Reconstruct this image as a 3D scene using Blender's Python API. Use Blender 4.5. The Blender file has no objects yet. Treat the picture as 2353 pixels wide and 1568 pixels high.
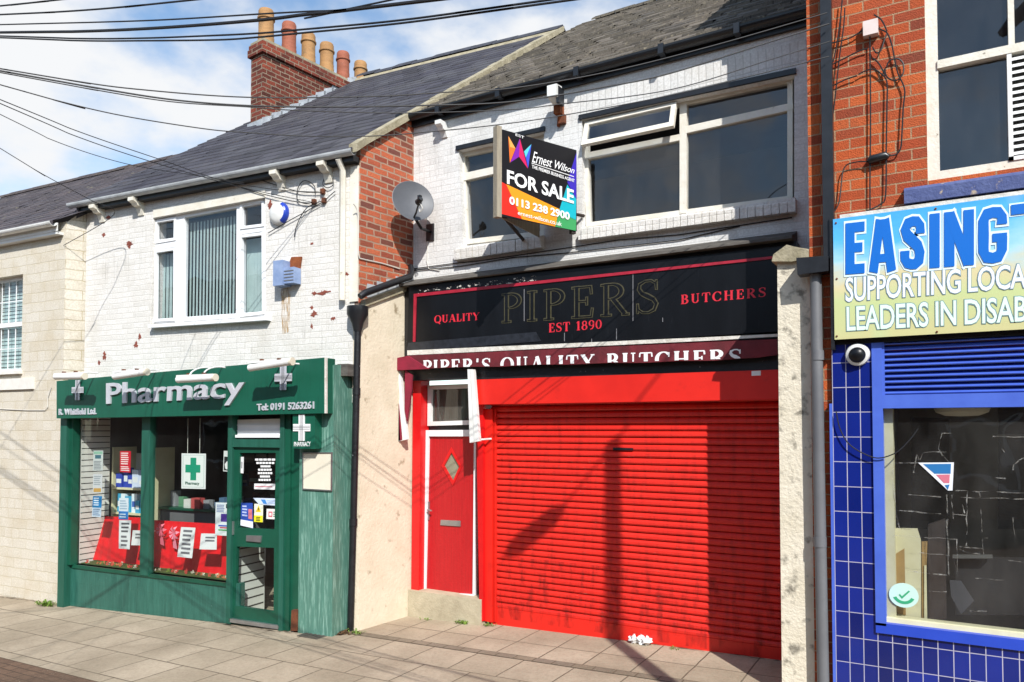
import bpy, bmesh, random
from math import *
from mathutils import Vector, Matrix
from mathutils.geometry import tessellate_polygon
random.seed(7)
scene = bpy.context.scene
col = scene.collection
R = radians

# ------------------------------------------------------------------ camera
F_PX, CX, CY, PSI, PITCH, EYE = 1694.7, 1176.5, 929.04, R(30.3), R(1.8), 2.3
cam = bpy.data.cameras.new('camera'); camo = bpy.data.objects.new('camera', cam); col.objects.link(camo)
cam.sensor_width = 36; cam.lens = 36 * F_PX / 2353; cam.shift_y = (CY - 784) / 2353
cam.clip_end = 3000; cam.clip_start = .05
camo.location = (0, 0, EYE); camo.rotation_euler = (R(90) + PITCH, 0, PSI)
scene.camera = camo
scene.view_settings.view_transform = 'Standard'; scene.view_settings.look = 'None'
scene.view_settings.exposure = 0.3; scene.view_settings.gamma = 1

# ------------------------------------------------------------------ sun and sky
SUN_AZ, SUN_EL = R(41.8), R(40.5)          # azimuth to the right of the line straight out of the facades
S = Vector((sin(SUN_AZ) * cos(SUN_EL), -cos(SUN_AZ) * cos(SUN_EL), sin(SUN_EL)))
sl = bpy.data.lights.new('sun', 'SUN'); sl.energy = 5.0; sl.angle = R(.4); sl.color = (1, .97, .92)
so = bpy.data.objects.new('sun', sl); col.objects.link(so); so.rotation_euler = S.to_track_quat('Z', 'Y').to_euler()
# ------------------------------------------------------------------ lens maths: a pixel of the 2353 px wide photograph to a ray
FV = Vector((-sin(PSI) * cos(PITCH), cos(PSI) * cos(PITCH), sin(PITCH))); RV = Vector((cos(PSI), sin(PSI), 0)); UV = RV.cross(FV)
CAM = Vector((0, 0, EYE))
def ray(px, py): return FV + RV * ((px - CX) / F_PX) - UV * ((py - CY) / F_PX)
def gz(X): return .028 * (X + 1.4)           # the street falls gently to the left
def ground_at(px, py):
    r = ray(px, py); t = (gz(0) - EYE) / (r.z - .028 * r.x); return CAM + r * t
world = bpy.data.worlds.new('World'); scene.world = world; world.use_nodes = True
wt = world.node_tree; wn = wt.nodes; wl = wt.links
bg = wn['Background']; bg.inputs[1].default_value = .056
sky = wn.new('ShaderNodeTexSky'); sky.sky_type = 'NISHITA'; sky.sun_disc = False
sky.sun_elevation = SUN_EL; sky.sun_rotation = atan2(S.x, S.y)
sky.air_density = 1.0; sky.dust_density = .6; sky.ozone_density = 2.0
tc = wn.new('ShaderNodeTexCoord')
def wmath(op, a, b=None):
    n = wn.new('ShaderNodeMath'); n.operation = op
    for i, q in enumerate((a, b)):
        if q is None: continue
        if isinstance(q, (int, float)): n.inputs[i].default_value = q
        else: wl.new(q, n.inputs[i])
    return n.outputs[0]
sepw = wn.new('ShaderNodeSeparateXYZ'); wl.new(tc.outputs['Generated'], sepw.inputs[0])
mp = wn.new('ShaderNodeMapping'); mp.inputs['Scale'].default_value = (1.4, 1.4, 2.6)
wl.new(tc.outputs['Generated'], mp.inputs[0])
nz = wn.new('ShaderNodeTexNoise'); nz.inputs['Scale'].default_value = 3.6; nz.inputs['Detail'].default_value = 7; nz.inputs['Roughness'].default_value = .52
wl.new(mp.outputs[0], nz.inputs[0])
def near(d, r):                              # 1 in the middle of a bank of cloud, 0 past its edge
    n = wn.new('ShaderNodeVectorMath'); n.operation = 'DISTANCE'
    wl.new(tc.outputs['Generated'], n.inputs[0]); n.inputs[1].default_value = Vector(d).normalized()
    m = wn.new('ShaderNodeMapRange'); m.interpolation_type = 'SMOOTHSTEP'; m.inputs[1].default_value = r; m.inputs[2].default_value = 0
    wl.new(n.outputs['Value'], m.inputs[0]); return m.outputs[0]
CLOUDS = [(tuple(ray(*p)), r) for p, r in (((40, 330), .36), ((300, 160), .24), ((1180, 40), .17), ((60, 100), .2))]
den = nz.outputs[0]
for (d, r) in CLOUDS: den = wmath('ADD', den, wmath('MULTIPLY', near(d, r), .13))
ramp = wn.new('ShaderNodeMapRange'); ramp.interpolation_type = 'SMOOTHSTEP'; ramp.inputs[1].default_value = .47; ramp.inputs[2].default_value = .74
wl.new(den, ramp.inputs[0])
mixw = wn.new('ShaderNodeMix'); mixw.data_type = 'RGBA'
wl.new(ramp.outputs[0], mixw.inputs[0]); mixw.inputs[7].default_value = (13.5, 13.7, 14, 1)
tint = wn.new('ShaderNodeMix'); tint.data_type = 'RGBA'; tint.blend_type = 'MULTIPLY'; tint.inputs[0].default_value = 1
tint.inputs[7].default_value = (3.1, 3.3, 3.2, 1); wl.new(sky.outputs[0], tint.inputs[6])
wl.new(tint.outputs[2], mixw.inputs[6]); wl.new(mixw.outputs[2], bg.inputs[0])

class Fr:                                    # a facade: x along the wall, y into the building, z up
    def __init__(s, o, a):
        s.o = Vector((o[0], o[1], 0)); s.a = R(a)
        s.ex = Vector((cos(s.a), sin(s.a), 0)); s.ey = Vector((-sin(s.a), cos(s.a), 0))
    def loc(s, P): d = P - s.o; return Vector((d.dot(s.ex), d.dot(s.ey), d.z))
    def w(s, x, y, z): return s.o + s.ex * x + s.ey * y + Vector((0, 0, z))
    def p(s, px, py, y=0):
        r = ray(px, py); t = (y - (CAM - s.o).dot(s.ey)) / r.dot(s.ey); return s.loc(CAM + r * t)
    def at(s, px, py, y=0): q = s.p(px, py, y); return (q.x, q.z)
    def atx(s, px, py, x):
        r = ray(px, py); t = (x - (CAM - s.o).dot(s.ex)) / r.dot(s.ex); q = s.loc(CAM + r * t); return (q.y, q.z)
    def xz(s, y, *pts): return [s.at(a, b, y) for a, b in pts]
    def gl(s, x, y): return gz(s.w(x, y, 0).x)
def zm(ox, oy, k): return lambda *pts: [(ox + a * k, oy + b * k) for a, b in pts]

BU = Fr((0, 7.7), 0)                         # butcher
PH = Fr((-6.12, 6.77), 5.4)                  # pharmacy
RB = Fr((-.958, 6.65), 0)                    # brick shop on the right
CR = Fr((-11.22, 6.05), 4)                   # cream house
W0 = Fr((0, 0), 0)

# ------------------------------------------------------------------ mesh building
class MB:
    def __init__(s): s.v = []; s.f = []; s.mi = []; s.m = 0
    def add(s, vs, fs):
        n = len(s.v); s.v += [tuple(q) for q in vs]; s.f += [tuple(i + n for i in f) for f in fs]; s.mi += [s.m] * len(fs); return s
    def box(s, x0, x1, y0, y1, z0, z1):
        v = [(x, y, z) for x in (x0, x1) for y in (y0, y1) for z in (z0, z1)]
        return s.add(v, [(0, 1, 3, 2), (4, 6, 7, 5), (0, 4, 5, 1), (2, 3, 7, 6), (0, 2, 6, 4), (1, 5, 7, 3)])
    def prism(s, poly, y0, y1, holes=(), back=True):
        loops = [[Vector((a, b, 0)) for a, b in L] for L in [poly, *holes]]
        flat = [q for L in loops for q in L]; n = len(flat)
        tris = tessellate_polygon(loops)
        vs = [(q.x, y0, q.y) for q in flat] + [(q.x, y1, q.y) for q in flat]
        fs = []
        for t in tris:
            a, b, c = (flat[i] for i in t)
            if (b - a).cross(c - a).z < 0: t = (t[0], t[2], t[1])
            fs.append(tuple(t))
            if back: fs.append(tuple(i + n for i in reversed(t)))
        k = 0
        for L in loops:
            m = len(L)
            for i in range(m): fs.append((k + i, k + (i + 1) % m, n + k + (i + 1) % m, n + k + i))
            k += m
        return s.add(vs, fs)
    def side(s, poly, x0, x1):               # outline in (y, z) swept along x
        n = len(poly); L = [Vector((a, b, 0)) for a, b in poly]
        fs = []
        for t in tessellate_polygon([L]): fs += [tuple(t), tuple(i + n for i in t)]
        fs += [(i, (i + 1) % n, n + (i + 1) % n, n + i) for i in range(n)]
        return s.add([(x0, a, b) for a, b in poly] + [(x1, a, b) for a, b in poly], fs)
    def shear(s, k):
        s.v = [(x + k * max(y, 0), y, z) for x, y, z in s.v]; return s
    def quad(s, *v): return s.add(v, [tuple(range(len(v)))])
    def tube(s, pts, r, n=8, cap=True):
        pts = [Vector(q) for q in pts]; m = len(pts); rs = r if isinstance(r, (list, tuple)) else [r] * m
        vs = []; up = None
        for i, q in enumerate(pts):
            d = (pts[min(i + 1, m - 1)] - pts[max(i - 1, 0)]).normalized()
            if up is None: up = Vector((0, 0, 1)) if abs(d.z) < .9 else Vector((1, 0, 0))
            a = (up - d * up.dot(d)).normalized(); up = a; b = d.cross(a)
            for k in range(n): vs.append(q + (a * cos(2 * pi * k / n) + b * sin(2 * pi * k / n)) * rs[i])
        fs = [(i * n + k, i * n + (k + 1) % n, (i + 1) * n + (k + 1) % n, (i + 1) * n + k) for i in range(m - 1) for k in range(n)]
        if cap: fs += [tuple(range(n)), tuple((m - 1) * n + k for k in range(n))]
        return s.add(vs, fs)
    def lathe(s, prof, c=(0, 0, 0), n=24, axis=None):
        c = Vector(c); ax = Vector(axis or (0, 0, 1)).normalized(); q = ax.to_track_quat('Z', 'Y')
        vs = [c + q @ Vector((r * cos(2 * pi * k / n), r * sin(2 * pi * k / n), h)) for r, h in prof for k in range(n)]
        m = len(prof)
        fs = [(i * n + k, i * n + (k + 1) % n, (i + 1) * n + (k + 1) % n, (i + 1) * n + k) for i in range(m - 1) for k in range(n)]
        if prof[0][0] > 1e-5: fs.append(tuple(range(n)))
        if prof[-1][0] > 1e-5: fs.append(tuple((m - 1) * n + k for k in range(n)))
        return s.add(vs, fs)
    def frame(s, outer, inner, y0, y1): return s.prism(outer, y0, y1, [inner])
    def mesh(s, name, mats, base=(0, 0, 0), smooth=False):
        me = bpy.data.meshes.new(name); b = Vector(base)
        me.from_pydata([tuple(Vector(q) - b) for q in s.v], [], s.f)
        for m in (mats if isinstance(mats, (list, tuple)) else [mats]): me.materials.append(m)
        me.polygons.foreach_set('material_index', s.mi)
        me.update()
        bm = bmesh.new(); bm.from_mesh(me); bmesh.ops.recalc_face_normals(bm, faces=bm.faces); bm.to_mesh(me); bm.free()
        if smooth:
            me.polygons.foreach_set('use_smooth', [True] * len(me.polygons))
            if hasattr(me, 'set_sharp_from_angle'): me.set_sharp_from_angle(angle=R(38))
        return me
def tag(o, label=None, cat=None, group=None, kind=None):
    for k, v in (('label', label), ('category', cat), ('group', group), ('kind', kind)):
        if v: o[k] = v
class T:                                     # a thing: an Empty at its base with part meshes under it
    def __init__(s, fr, base, name, label, cat, group=None):
        s.fr, s.base = fr, Vector(base); e = s.o = bpy.data.objects.new(name, None); col.objects.link(e)
        e.location = fr.w(*base); e.rotation_euler = (0, 0, fr.a); e.empty_display_size = .1
        tag(e, label, cat, group)
    def letters(s, mb, name, mats, parent=None):
        for m in pieces(mb): o = s.part(m, name, mats, parent)
        return o
    def part(s, mb, name, mats, parent=None, label=None, smooth=False):
        o = bpy.data.objects.new(name, mb.mesh(name, mats, s.base, smooth)); col.objects.link(o); o.parent = parent or s.o
        if label: o['label'] = label
        return o
def pieces(mb):                              # loose pieces, those stacked over each other in x kept together
    par = list(range(len(mb.v)))
    def find(i):
        while par[i] != i: par[i] = par[par[i]]; i = par[i]
        return i
    for f in mb.f:
        for i in f[1:]: par[find(i)] = find(f[0])
    comp = {}
    for f in mb.f: comp.setdefault(find(f[0]), []).append(f)
    L = sorted(([min(mb.v[i][0] for f in F for i in f), max(mb.v[i][0] for f in F for i in f), F] for F in comp.values()), key=lambda e: e[0])
    out = []
    for e in L:
        if out and min(e[1], out[-1][1]) - max(e[0], out[-1][0]) > .6 * min(e[1] - e[0], out[-1][1] - out[-1][0]): out[-1][1] = max(out[-1][1], e[1]); out[-1][2] = out[-1][2] + e[2]
        else: out.append(e)
    res = []
    for _, _, F in out:
        ids = sorted({i for f in F for i in f}); mp_ = {i: k for k, i in enumerate(ids)}; m = MB(); m.add([mb.v[i] for i in ids], [tuple(mp_[i] for i in f) for f in F]); res.append(m)
    return res
def single(fr, base, mb, name, mats, label, cat, group=None, smooth=False):
    o = bpy.data.objects.new(name, mb.mesh(name, mats, base, smooth)); col.objects.link(o)
    o.location = fr.w(*base); o.rotation_euler = (0, 0, fr.a); tag(o, label, cat, group); return o
def structure(mb, name, mats):
    o = bpy.data.objects.new(name, mb.mesh(name, mats)); col.objects.link(o); o['kind'] = 'structure'; return o

def bil(q, u, v):                            # q: top left, top right, bottom right, bottom left
    a = (q[0][0] + (q[1][0] - q[0][0]) * u, q[0][1] + (q[1][1] - q[0][1]) * u)
    b = (q[3][0] + (q[2][0] - q[3][0]) * u, q[3][1] + (q[2][1] - q[3][1]) * u)
    return (b[0] + (a[0] - b[0]) * v, b[1] + (a[1] - b[1]) * v)
def text(mb, s, q, y, depth=.002, bold=0, shear=0, space=1, fit=None):
    cu = bpy.data.curves.new('t', 'FONT'); cu.body = s; cu.offset = bold; cu.shear = shear; cu.space_character = space
    cu.extrude = .5; cu.resolution_u = 3
    ob = bpy.data.objects.new('t', cu); col.objects.link(ob)
    dg = bpy.context.evaluated_depsgraph_get(); dg.update()
    me = bpy.data.meshes.new_from_object(ob.evaluated_get(dg))
    x0 = min(v.co.x for v in me.vertices); x1 = max(v.co.x for v in me.vertices)
    y0, y1 = fit or (min(v.co.y for v in me.vertices), max(v.co.y for v in me.vertices))
    vs = []
    for v in me.vertices:
        a, b = bil(q, (v.co.x - x0) / (x1 - x0), (v.co.y - y0) / (y1 - y0)); vs.append((a, y + (.5 - v.co.z) * depth, b))
    mb.add(vs, [tuple(p.vertices) for p in me.polygons])
    bpy.data.objects.remove(ob); bpy.data.curves.remove(cu); bpy.data.meshes.remove(me)
# a serif alphabet drawn as strokes: (points, width) in a box one unit high
def arc(cx, cy, rx, ry, a0, a1, thick=.17, thin=.05, n=16):
    pts, ws = [], []
    for i in range(n + 1):
        a = R(a0 + (a1 - a0) * i / n); pts.append((cx + rx * cos(a), cy + ry * sin(a))); ws.append(thin + (thick - thin) * abs(cos(a)) ** 1.3)
    return (pts, ws)
def ln(x0, y0, x1, y1, w=.17): return ([(x0, y0), (x1, y1)], [w, w])
def sf(x, y, h=.15): return ln(x - h, y, x + h, y, .06)
def stem(x, y0=0, y1=1, w=.17, s=.15): return [ln(x, y0, x, y1, w), sf(x, y0 + .03, s), sf(x, y1 - .03, s)]
GL = {
 'P': (.72, [*stem(.2), arc(.3, .74, .34, .24, -90, 90), ln(.2, .98, .3, .98, .05), ln(.2, .5, .3, .5, .05)]),
 'I': (.36, stem(.18)),
 'E': (.72, [*stem(.2), ln(.2, .97, .64, .97, .06), ln(.62, .97, .64, .74, .07), ln(.2, .52, .5, .52, .06), ln(.5, .4, .5, .64, .06), ln(.2, .03, .66, .03, .06), ln(.64, .03, .67, .28, .07)]),
 'R': (.86, [*stem(.2), arc(.32, .75, .32, .23, -90, 90), ln(.2, .98, .32, .98, .05), ln(.2, .52, .32, .52, .05), ln(.4, .52, .74, .05, .16), sf(.76, .03, .1)]),
 'S': (.68, [([(.6, .72), (.58, .88), (.46, .97), (.3, .97), (.14, .88), (.12, .74), (.2, .61), (.36, .52), (.52, .42), (.6, .28), (.54, .11), (.38, .03), (.22, .04), (.1, .14), (.08, .3)], [.05, .06, .06, .06, .1, .12, .14, .17, .14, .12, .1, .06, .06, .06, .05]), ln(.08, .03, .08, .3, .05), ln(.6, .7, .6, .97, .05)]),
 'Q': (.92, [arc(.46, .5, .38, .48, 0, 360, n=28), ln(.44, .16, .78, -.14, .12)]),
 'U': (.86, [ln(.2, .3, .2, 1, .17), sf(.2, .97), ln(.68, .3, .68, 1, .07), sf(.68, .97, .13), arc(.44, .3, .24, .27, 180, 360, .13, .06)]),
 'A': (.86, [ln(.12, .02, .44, 1, .06), ln(.44, 1, .74, .02, .18), ln(.24, .34, .62, .34, .06), sf(.12, .03, .12), sf(.74, .03, .14)]),
 'L': (.7, [*stem(.2), ln(.2, .03, .64, .03, .06), ln(.62, .03, .65, .32, .07)]),
 'T': (.8, [ln(.4, 0, .4, 1, .17), sf(.4, .03), ln(.06, .97, .74, .97, .06), ln(.06, .97, .04, .7, .06), ln(.74, .97, .76, .7, .06)]),
 'Y': (.86, [ln(.12, .98, .44, .46, .17), ln(.74, .98, .44, .46, .06), ln(.44, .0, .44, .5, .17), sf(.44, .03), sf(.13, .97, .14), sf(.74, .97, .12)]),
 'B': (.78, [*stem(.2), arc(.32, .75, .28, .23, -90, 90), arc(.32, .27, .34, .25, -90, 90), ln(.2, .98, .34, .98, .05), ln(.2, .52, .34, .52, .05), ln(.2, .02, .34, .02, .05)]),
 'C': (.84, [arc(.46, .5, .38, .48, 42, 318, n=22), ln(.76, .66, .76, .96, .06), ln(.76, .06, .76, .3, .06)]),
 'H': (.92, [*stem(.2), *stem(.72), ln(.2, .5, .72, .5, .06)]),
 '1': (.5, [ln(.27, 0, .27, 1, .16), sf(.27, .03, .18), ln(.08, .8, .27, .96, .07)]),
 '8': (.64, [arc(.32, .74, .2, .22, 0, 360, .12), arc(.32, .27, .24, .25, 0, 360, .14)]),
 '9': (.64, [arc(.32, .68, .23, .29, 0, 360, .13), ([(.55, .66), (.52, .3), (.4, .08), (.2, .03)], [.14, .12, .08, .07])]),
 '0': (.66, [arc(.33, .5, .25, .47, 0, 360, .14)]),
 "'": (.28, [ln(.13, .74, .15, 1, .11)]), ' ': (.42, []),
}
SN = {
 'E': (.56, [ln(.13, 0, .13, 1, .26), ln(.0, .905, .54, .905, .19), ln(.0, .51, .48, .51, .18), ln(.0, .095, .54, .095, .19)]),
 'A': (.74, [ln(.12, 0, .31, 1, .24), ln(.62, 0, .43, 1, .24), ln(.2, .26, .54, .26, .16), ln(.30, .93, .44, .93, .14)]),
 'S': (.66, [([(.53, .66), (.53, .80), (.45, .89), (.33, .90), (.20, .87), (.14, .76), (.19, .64), (.33, .54), (.47, .43), (.52, .30), (.50, .17), (.40, .10), (.30, .10), (.19, .13), (.13, .22), (.13, .36)], [.24, .22, .2, .19, .22, .25, .25, .24, .24, .25, .25, .2, .19, .21, .24, .25])]),
 'I': (.28, [ln(.14, 0, .14, 1, .26)]),
 'N': (.74, [ln(.13, 0, .13, 1, .26), ln(.61, 0, .61, 1, .26), ln(.14, .96, .60, .04, .24)]),
 'G': (.70, [([(.57, .68), (.57, .80), (.50, .89), (.35, .905), (.2, .88), (.13, .76), (.13, .5), (.13, .24), (.2, .12), (.35, .095), (.50, .12), (.57, .24), (.57, .46)], [.25, .23, .21, .19, .22, .25, .26, .25, .22, .19, .22, .24, .25]), ln(.34, .45, .69, .45, .15)]),
}
def clip(poly, line):                        # keep what lies above the line through two (x, z) points
    if not line: return poly
    (ax, az), (bx, bz) = line; f = lambda q: q[1] - (az + (bz - az) * (q[0] - ax) / (bx - ax)); out = []
    for i, p in enumerate(poly):
        q = poly[(i + 1) % len(poly)]; a, b = f(p), f(q)
        if a >= 0: out.append(p)
        if a * b < 0: t = a / (a - b); out.append((p[0] + (q[0] - p[0]) * t, p[1] + (q[1] - p[1]) * t))
    return out
def serif(s, q, y, space=.12, fat=1., grow=0., line=None, GL=GL):
    tot = sum(GL[c][0] for c in s) + space * (len(s) - 1); x = 0; k = 0
    out = []
    for c in s:
        w, st = GL[c]; mb = MB(); out.append(mb)
        for pts, ws in st:
            L = []
            for i, p in enumerate(pts):
                a = Vector(pts[max(i - 1, 0)]); b = Vector(pts[min(i + 1, len(pts) - 1)]); d = (b - a).normalized(); nrm = Vector((-d.y, d.x))
                h = ws[i] * .5 * fat + grow; P = Vector(p)
                if grow and i in (0, len(pts) - 1): P = P + d * (grow if i else -grow)
                L.append((P + nrm * h, P - nrm * h))
            k += 1
            for i in range(len(L) - 1):
                poly = [bil(q, (x + e.x) / tot, e.y) for e in (L[i][0], L[i + 1][0], L[i + 1][1], L[i][1])]
                poly = clip(poly, line)
                if len(poly) > 2: mb.quad(*[(e[0], y - .00025 * (k % 9), e[1]) for e in poly])
        x += w + space
    return [m for m in out if m.f]

# ------------------------------------------------------------------ materials
def hexc(h): 
    c = [int(h[i:i + 2], 16) / 255 for i in (0, 2, 4)]
    return tuple((x / 12.92 if x <= .04045 else ((x + .055) / 1.055) ** 2.4) for x in c) + (1,)
def cc(c): return hexc(c) if isinstance(c, str) else (tuple(c) + (1,) if len(c) == 3 else c)
class NT:
    def __init__(s, name):
        s.m = bpy.data.materials.new(name); s.m.use_nodes = True; s.t = s.m.node_tree; s.b = s.t.nodes['Principled BSDF']; s.tc = None
    def n(s, ty, ins=None, **kw):
        n = s.t.nodes.new(ty)
        for k, v in kw.items(): setattr(n, k, v)
        for k, v in (ins or {}).items():
            if isinstance(v, bpy.types.NodeSocket): s.t.links.new(v, n.inputs[k])
            else: n.inputs[k].default_value = v
        return n
    def l(s, a, b): s.t.links.new(a, b)
    def co(s, plane=None, stretch=None):
        if not s.tc: s.tc = s.n('ShaderNodeTexCoord')
        o = s.tc.outputs['Object']
        if plane:
            sp = s.n('ShaderNodeSeparateXYZ', {0: o}); X, Y, Z = sp.outputs
            if plane == 'sl': Z = s.n('ShaderNodeMath', {0: Z, 1: 1.74}, operation='MULTIPLY').outputs[0]
            if plane == 'wrap': X = s.n('ShaderNodeMath', {0: X, 1: Y}, operation='ADD').outputs[0]
            a, b = {'xz': (X, Z), 'sl': (X, Z), 'yz': (Y, Z), 'xy': (X, Y), 'wrap': (X, Z)}[plane]
            o = s.n('ShaderNodeCombineXYZ', {0: a, 1: b}).outputs[0]
        if stretch: o = s.n('ShaderNodeMapping', {0: o, 'Scale': stretch}).outputs[0]
        return o
    def noise(s, scale, detail=5, rough=.55, stretch=None, plane=None, lo=.35, hi=.65):
        nz = s.n('ShaderNodeTexNoise', {'Vector': s.co(plane, stretch), 'Scale': scale, 'Detail': detail, 'Roughness': rough})
        return s.n('ShaderNodeMapRange', {0: nz.outputs[0], 1: lo, 2: hi}).outputs[0]
    def mix(s, f, a, b, mode='MIX'):
        n = s.n('ShaderNodeMix', data_type='RGBA', blend_type=mode)
        for i, v in ((0, f), (6, a), (7, b)):
            if isinstance(v, bpy.types.NodeSocket): s.l(v, n.inputs[i])
            else: n.inputs[i].default_value = v if i == 0 else cc(v)
        return n.outputs[2]
    def bump(s, h, strength, dist=.01, prev=None):
        n = s.n('ShaderNodeBump', {'Height': h, 'Strength': strength, 'Distance': dist})
        if prev: s.l(prev, n.inputs['Normal'])
        return n.outputs[0]
    def done(s, color, rough=.6, normal=None, metal=0, spec=.5):
        for k, v in (('Base Color', color), ('Roughness', rough), ('Normal', normal), ('Metallic', metal), ('Specular IOR Level', spec)):
            if v is None: continue
            if isinstance(v, bpy.types.NodeSocket): s.l(v, s.b.inputs[k])
            else: s.b.inputs[k].default_value = cc(v) if k == 'Base Color' else v
        return s.m
def mat(name, c1, c2=None, scale=4, rough=.55, bump=0, bscale=60, metal=0, stretch=None, lo=.35, hi=.7, spec=.5, c3=None, s3=20, lo3=.6, hi3=.7, st3=None):
    t = NT(name); c = cc(c1)
    if c2: c = t.mix(t.noise(scale, 6, .6, stretch, None, lo, hi), c1, c2)
    if c3: c = t.mix(t.noise(s3, 5, .6, st3, None, lo3, hi3), c, c3)
    nr = t.bump(t.noise(bscale, 4, .6), bump, .004) if bump else None
    return t.done(c, rough, nr, metal, spec)
def bmat(name, plane, bw, bh, mortar, pal, cm, offset=.5, bump=.6, rough=.8, dirt=('6b655c', .35), dscale=1.3, peel=None, warp=.006, fine=.25, soft=.12, freq=2, spec=.3, moss=None, mdist=.008, dl=.45, dh=.8, squash=1.):
    t = NT(name); v = t.co(plane)
    if warp:
        w = t.n('ShaderNodeTexNoise', {'Vector': v, 'Scale': 7, 'Detail': 2}); w2 = t.n('ShaderNodeVectorMath', {0: w.outputs['Color'], 1: (.5, .5, .5)}, operation='SUBTRACT')
        v = t.n('ShaderNodeVectorMath', {0: w2.outputs[0], 1: (warp * 2,) * 3, 2: v}, operation='MULTIPLY_ADD').outputs[0]
    b = t.n('ShaderNodeTexBrick', {'Vector': v, 'Color1': (0, 0, 0, 1), 'Color2': (1, 1, 1, 1), 'Mortar': (0, 0, 0, 1), 'Scale': 1, 'Mortar Size': mortar, 'Mortar Smooth': soft, 'Brick Width': bw, 'Row Height': bh})
    b.offset = offset; b.offset_frequency = freq; b.squash = squash; b.squash_frequency = 3
    r = t.n('ShaderNodeValToRGB', {0: b.outputs['Color']}); els = r.color_ramp.elements; r.color_ramp.interpolation = 'LINEAR'
    els[0].position = 0; els[0].color = cc(pal[0]); els[1].position = 1; els[1].color = cc(pal[-1])
    for i in range(1, len(pal) - 1): els.new(i / (len(pal) - 1)).color = cc(pal[i])
    c = t.mix(t.noise(45, 4, .6, None, None, .3, .75), r.outputs[0], t.mix(1., r.outputs[0], (.7, .68, .66), 'MULTIPLY'))
    c = t.mix(b.outputs['Fac'], c, cm)
    if peel: c = t.mix(t.noise(peel[1], 6, .62, None, None, peel[2], peel[2] + .02), c, peel[0])
    if moss: c = t.mix(t.noise(moss[1], 6, .65, None, None, moss[2], moss[2] + .12), c, moss[0])
    if dirt: c = t.mix(t.n('ShaderNodeMath', {0: t.noise(dscale, 7, .62, None, None, dl, dh), 1: dirt[1]}, operation='MULTIPLY').outputs[0], c, dirt[0])
    h = t.n('ShaderNodeMath', {0: 1., 1: b.outputs['Fac']}, operation='SUBTRACT').outputs[0]
    h = t.n('ShaderNodeMath', {0: t.noise(90, 3), 1: fine, 2: h}, operation='MULTIPLY_ADD').outputs[0]
    return t.done(c, rough, t.bump(h, bump, mdist), 0, spec)
def glass(name, tint=(.9, .93, .92), k=.05, dirt=.0):
    t = NT(name); t.t.nodes.remove(t.b); out = t.t.nodes['Material Output']
    lw = t.n('ShaderNodeLayerWeight', {'Blend': .5}); p = t.n('ShaderNodeMath', {0: lw.outputs['Facing'], 1: 4.}, operation='POWER')
    f = t.n('ShaderNodeMath', {0: p.outputs[0], 1: 1 - k, 2: k}, operation='MULTIPLY_ADD')
    a = t.n('ShaderNodeBsdfTransparent', {0: cc(tint)}); g = t.n('ShaderNodeBsdfGlossy', {0: (1, 1, 1, 1), 'Roughness': .015, 'Normal': t.bump(t.noise(1.6, 2, .4), .12, .02)})
    mx = t.n('ShaderNodeMixShader', {0: f.outputs[0], 1: a.outputs[0], 2: g.outputs[0]}); sh = mx.outputs[0]
    if dirt:
        d = t.n('ShaderNodeBsdfDiffuse', {0: (.6, .58, .55, 1)})
        q = t.n('ShaderNodeMath', {0: t.noise(3, 7, .65, (1, 1, .4), None, .3, .9), 1: dirt}, operation='MULTIPLY')
        sh = t.n('ShaderNodeMixShader', {0: q.outputs[0], 1: sh, 2: d.outputs[0]}).outputs[0]
    t.l(sh, out.inputs[0]); return t.m
def patch(name, c, scale=30, lo=.45, hi=.5, rough=.8, stretch=None):    # ragged-edged stain lying on a wall
    t = NT(name); c = t.mix(t.noise(40), c, t.mix(1., c, (.6, .55, .5), 'MULTIPLY'))
    t.done(c, rough); t.l(t.noise(scale, 5, .6, stretch, None, lo, hi), t.b.inputs['Alpha']); return t.m

M = {}
WP = ['dcdcda', 'e0e0de', 'e4e4e2', 'd8d8d6']
M['white_brick'] = bmat('white painted brick', 'xz', .225, .077, .006, WP, 'c9c8c5', bump=.42, rough=.6, dirt=('8d867a', .5), dscale=1.7, peel=('8a4a36', 9, .735), warp=.007, fine=.3, soft=.5, mdist=.006, dl=.5, dh=.85)
M['white_brick_old'] = bmat('worn white painted brick', 'xz', .225, .077, .008, ['dbd9d4', 'e0deda', 'e3e1dd', 'd7d5d0'], 'cbc8c1', bump=.42, rough=.7, dirt=('a59a85', .5), dscale=1.5, peel=('7d4030', 7.5, .725), warp=.012, fine=.5, soft=.6, mdist=.006, dl=.5, dh=.85)
M['orange_brick'] = bmat('orange red brick', 'xz', .225, .087, .0062, ['a24626', 'bd582c', 'ca6533', 'ae4c29', '843e2a'], 'a58264', bump=.8, rough=.85, dirt=('5a463a', .35), dscale=3.0, warp=.004, fine=.5)
M['old_brick'] = bmat('old mixed brick', 'yz', .225, .08, .010, ['6a4038', 'b65c40', 'ca6c48', 'c06446', '9c4c38', '78483f'], 'a88c78', bump=.9, rough=.85, dirt=('5a463c', .4), dscale=3, warp=.012, fine=.6)
M['chimney_brick'] = bmat('sooty chimney brick', 'wrap', .225, .08, .010, ['43271f', '7c3a2c', '9a4a36', '5e3027', '8e4434'], '8f7c6a', bump=.9, rough=.9, dirt=('2a211d', .65), dscale=1.6, warp=.012, fine=.6)
M['cream_block'] = bmat('cream painted block render', 'xz', .34, .15, .006, ['d6cfc0', 'dad4c7', 'd2cab9'], 'c2b8a0', bump=.6, rough=.75, dirt=('b09c76', .5), dscale=2.2, warp=.02, fine=.5, soft=.5, offset=.37, freq=2, squash=.55)
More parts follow.
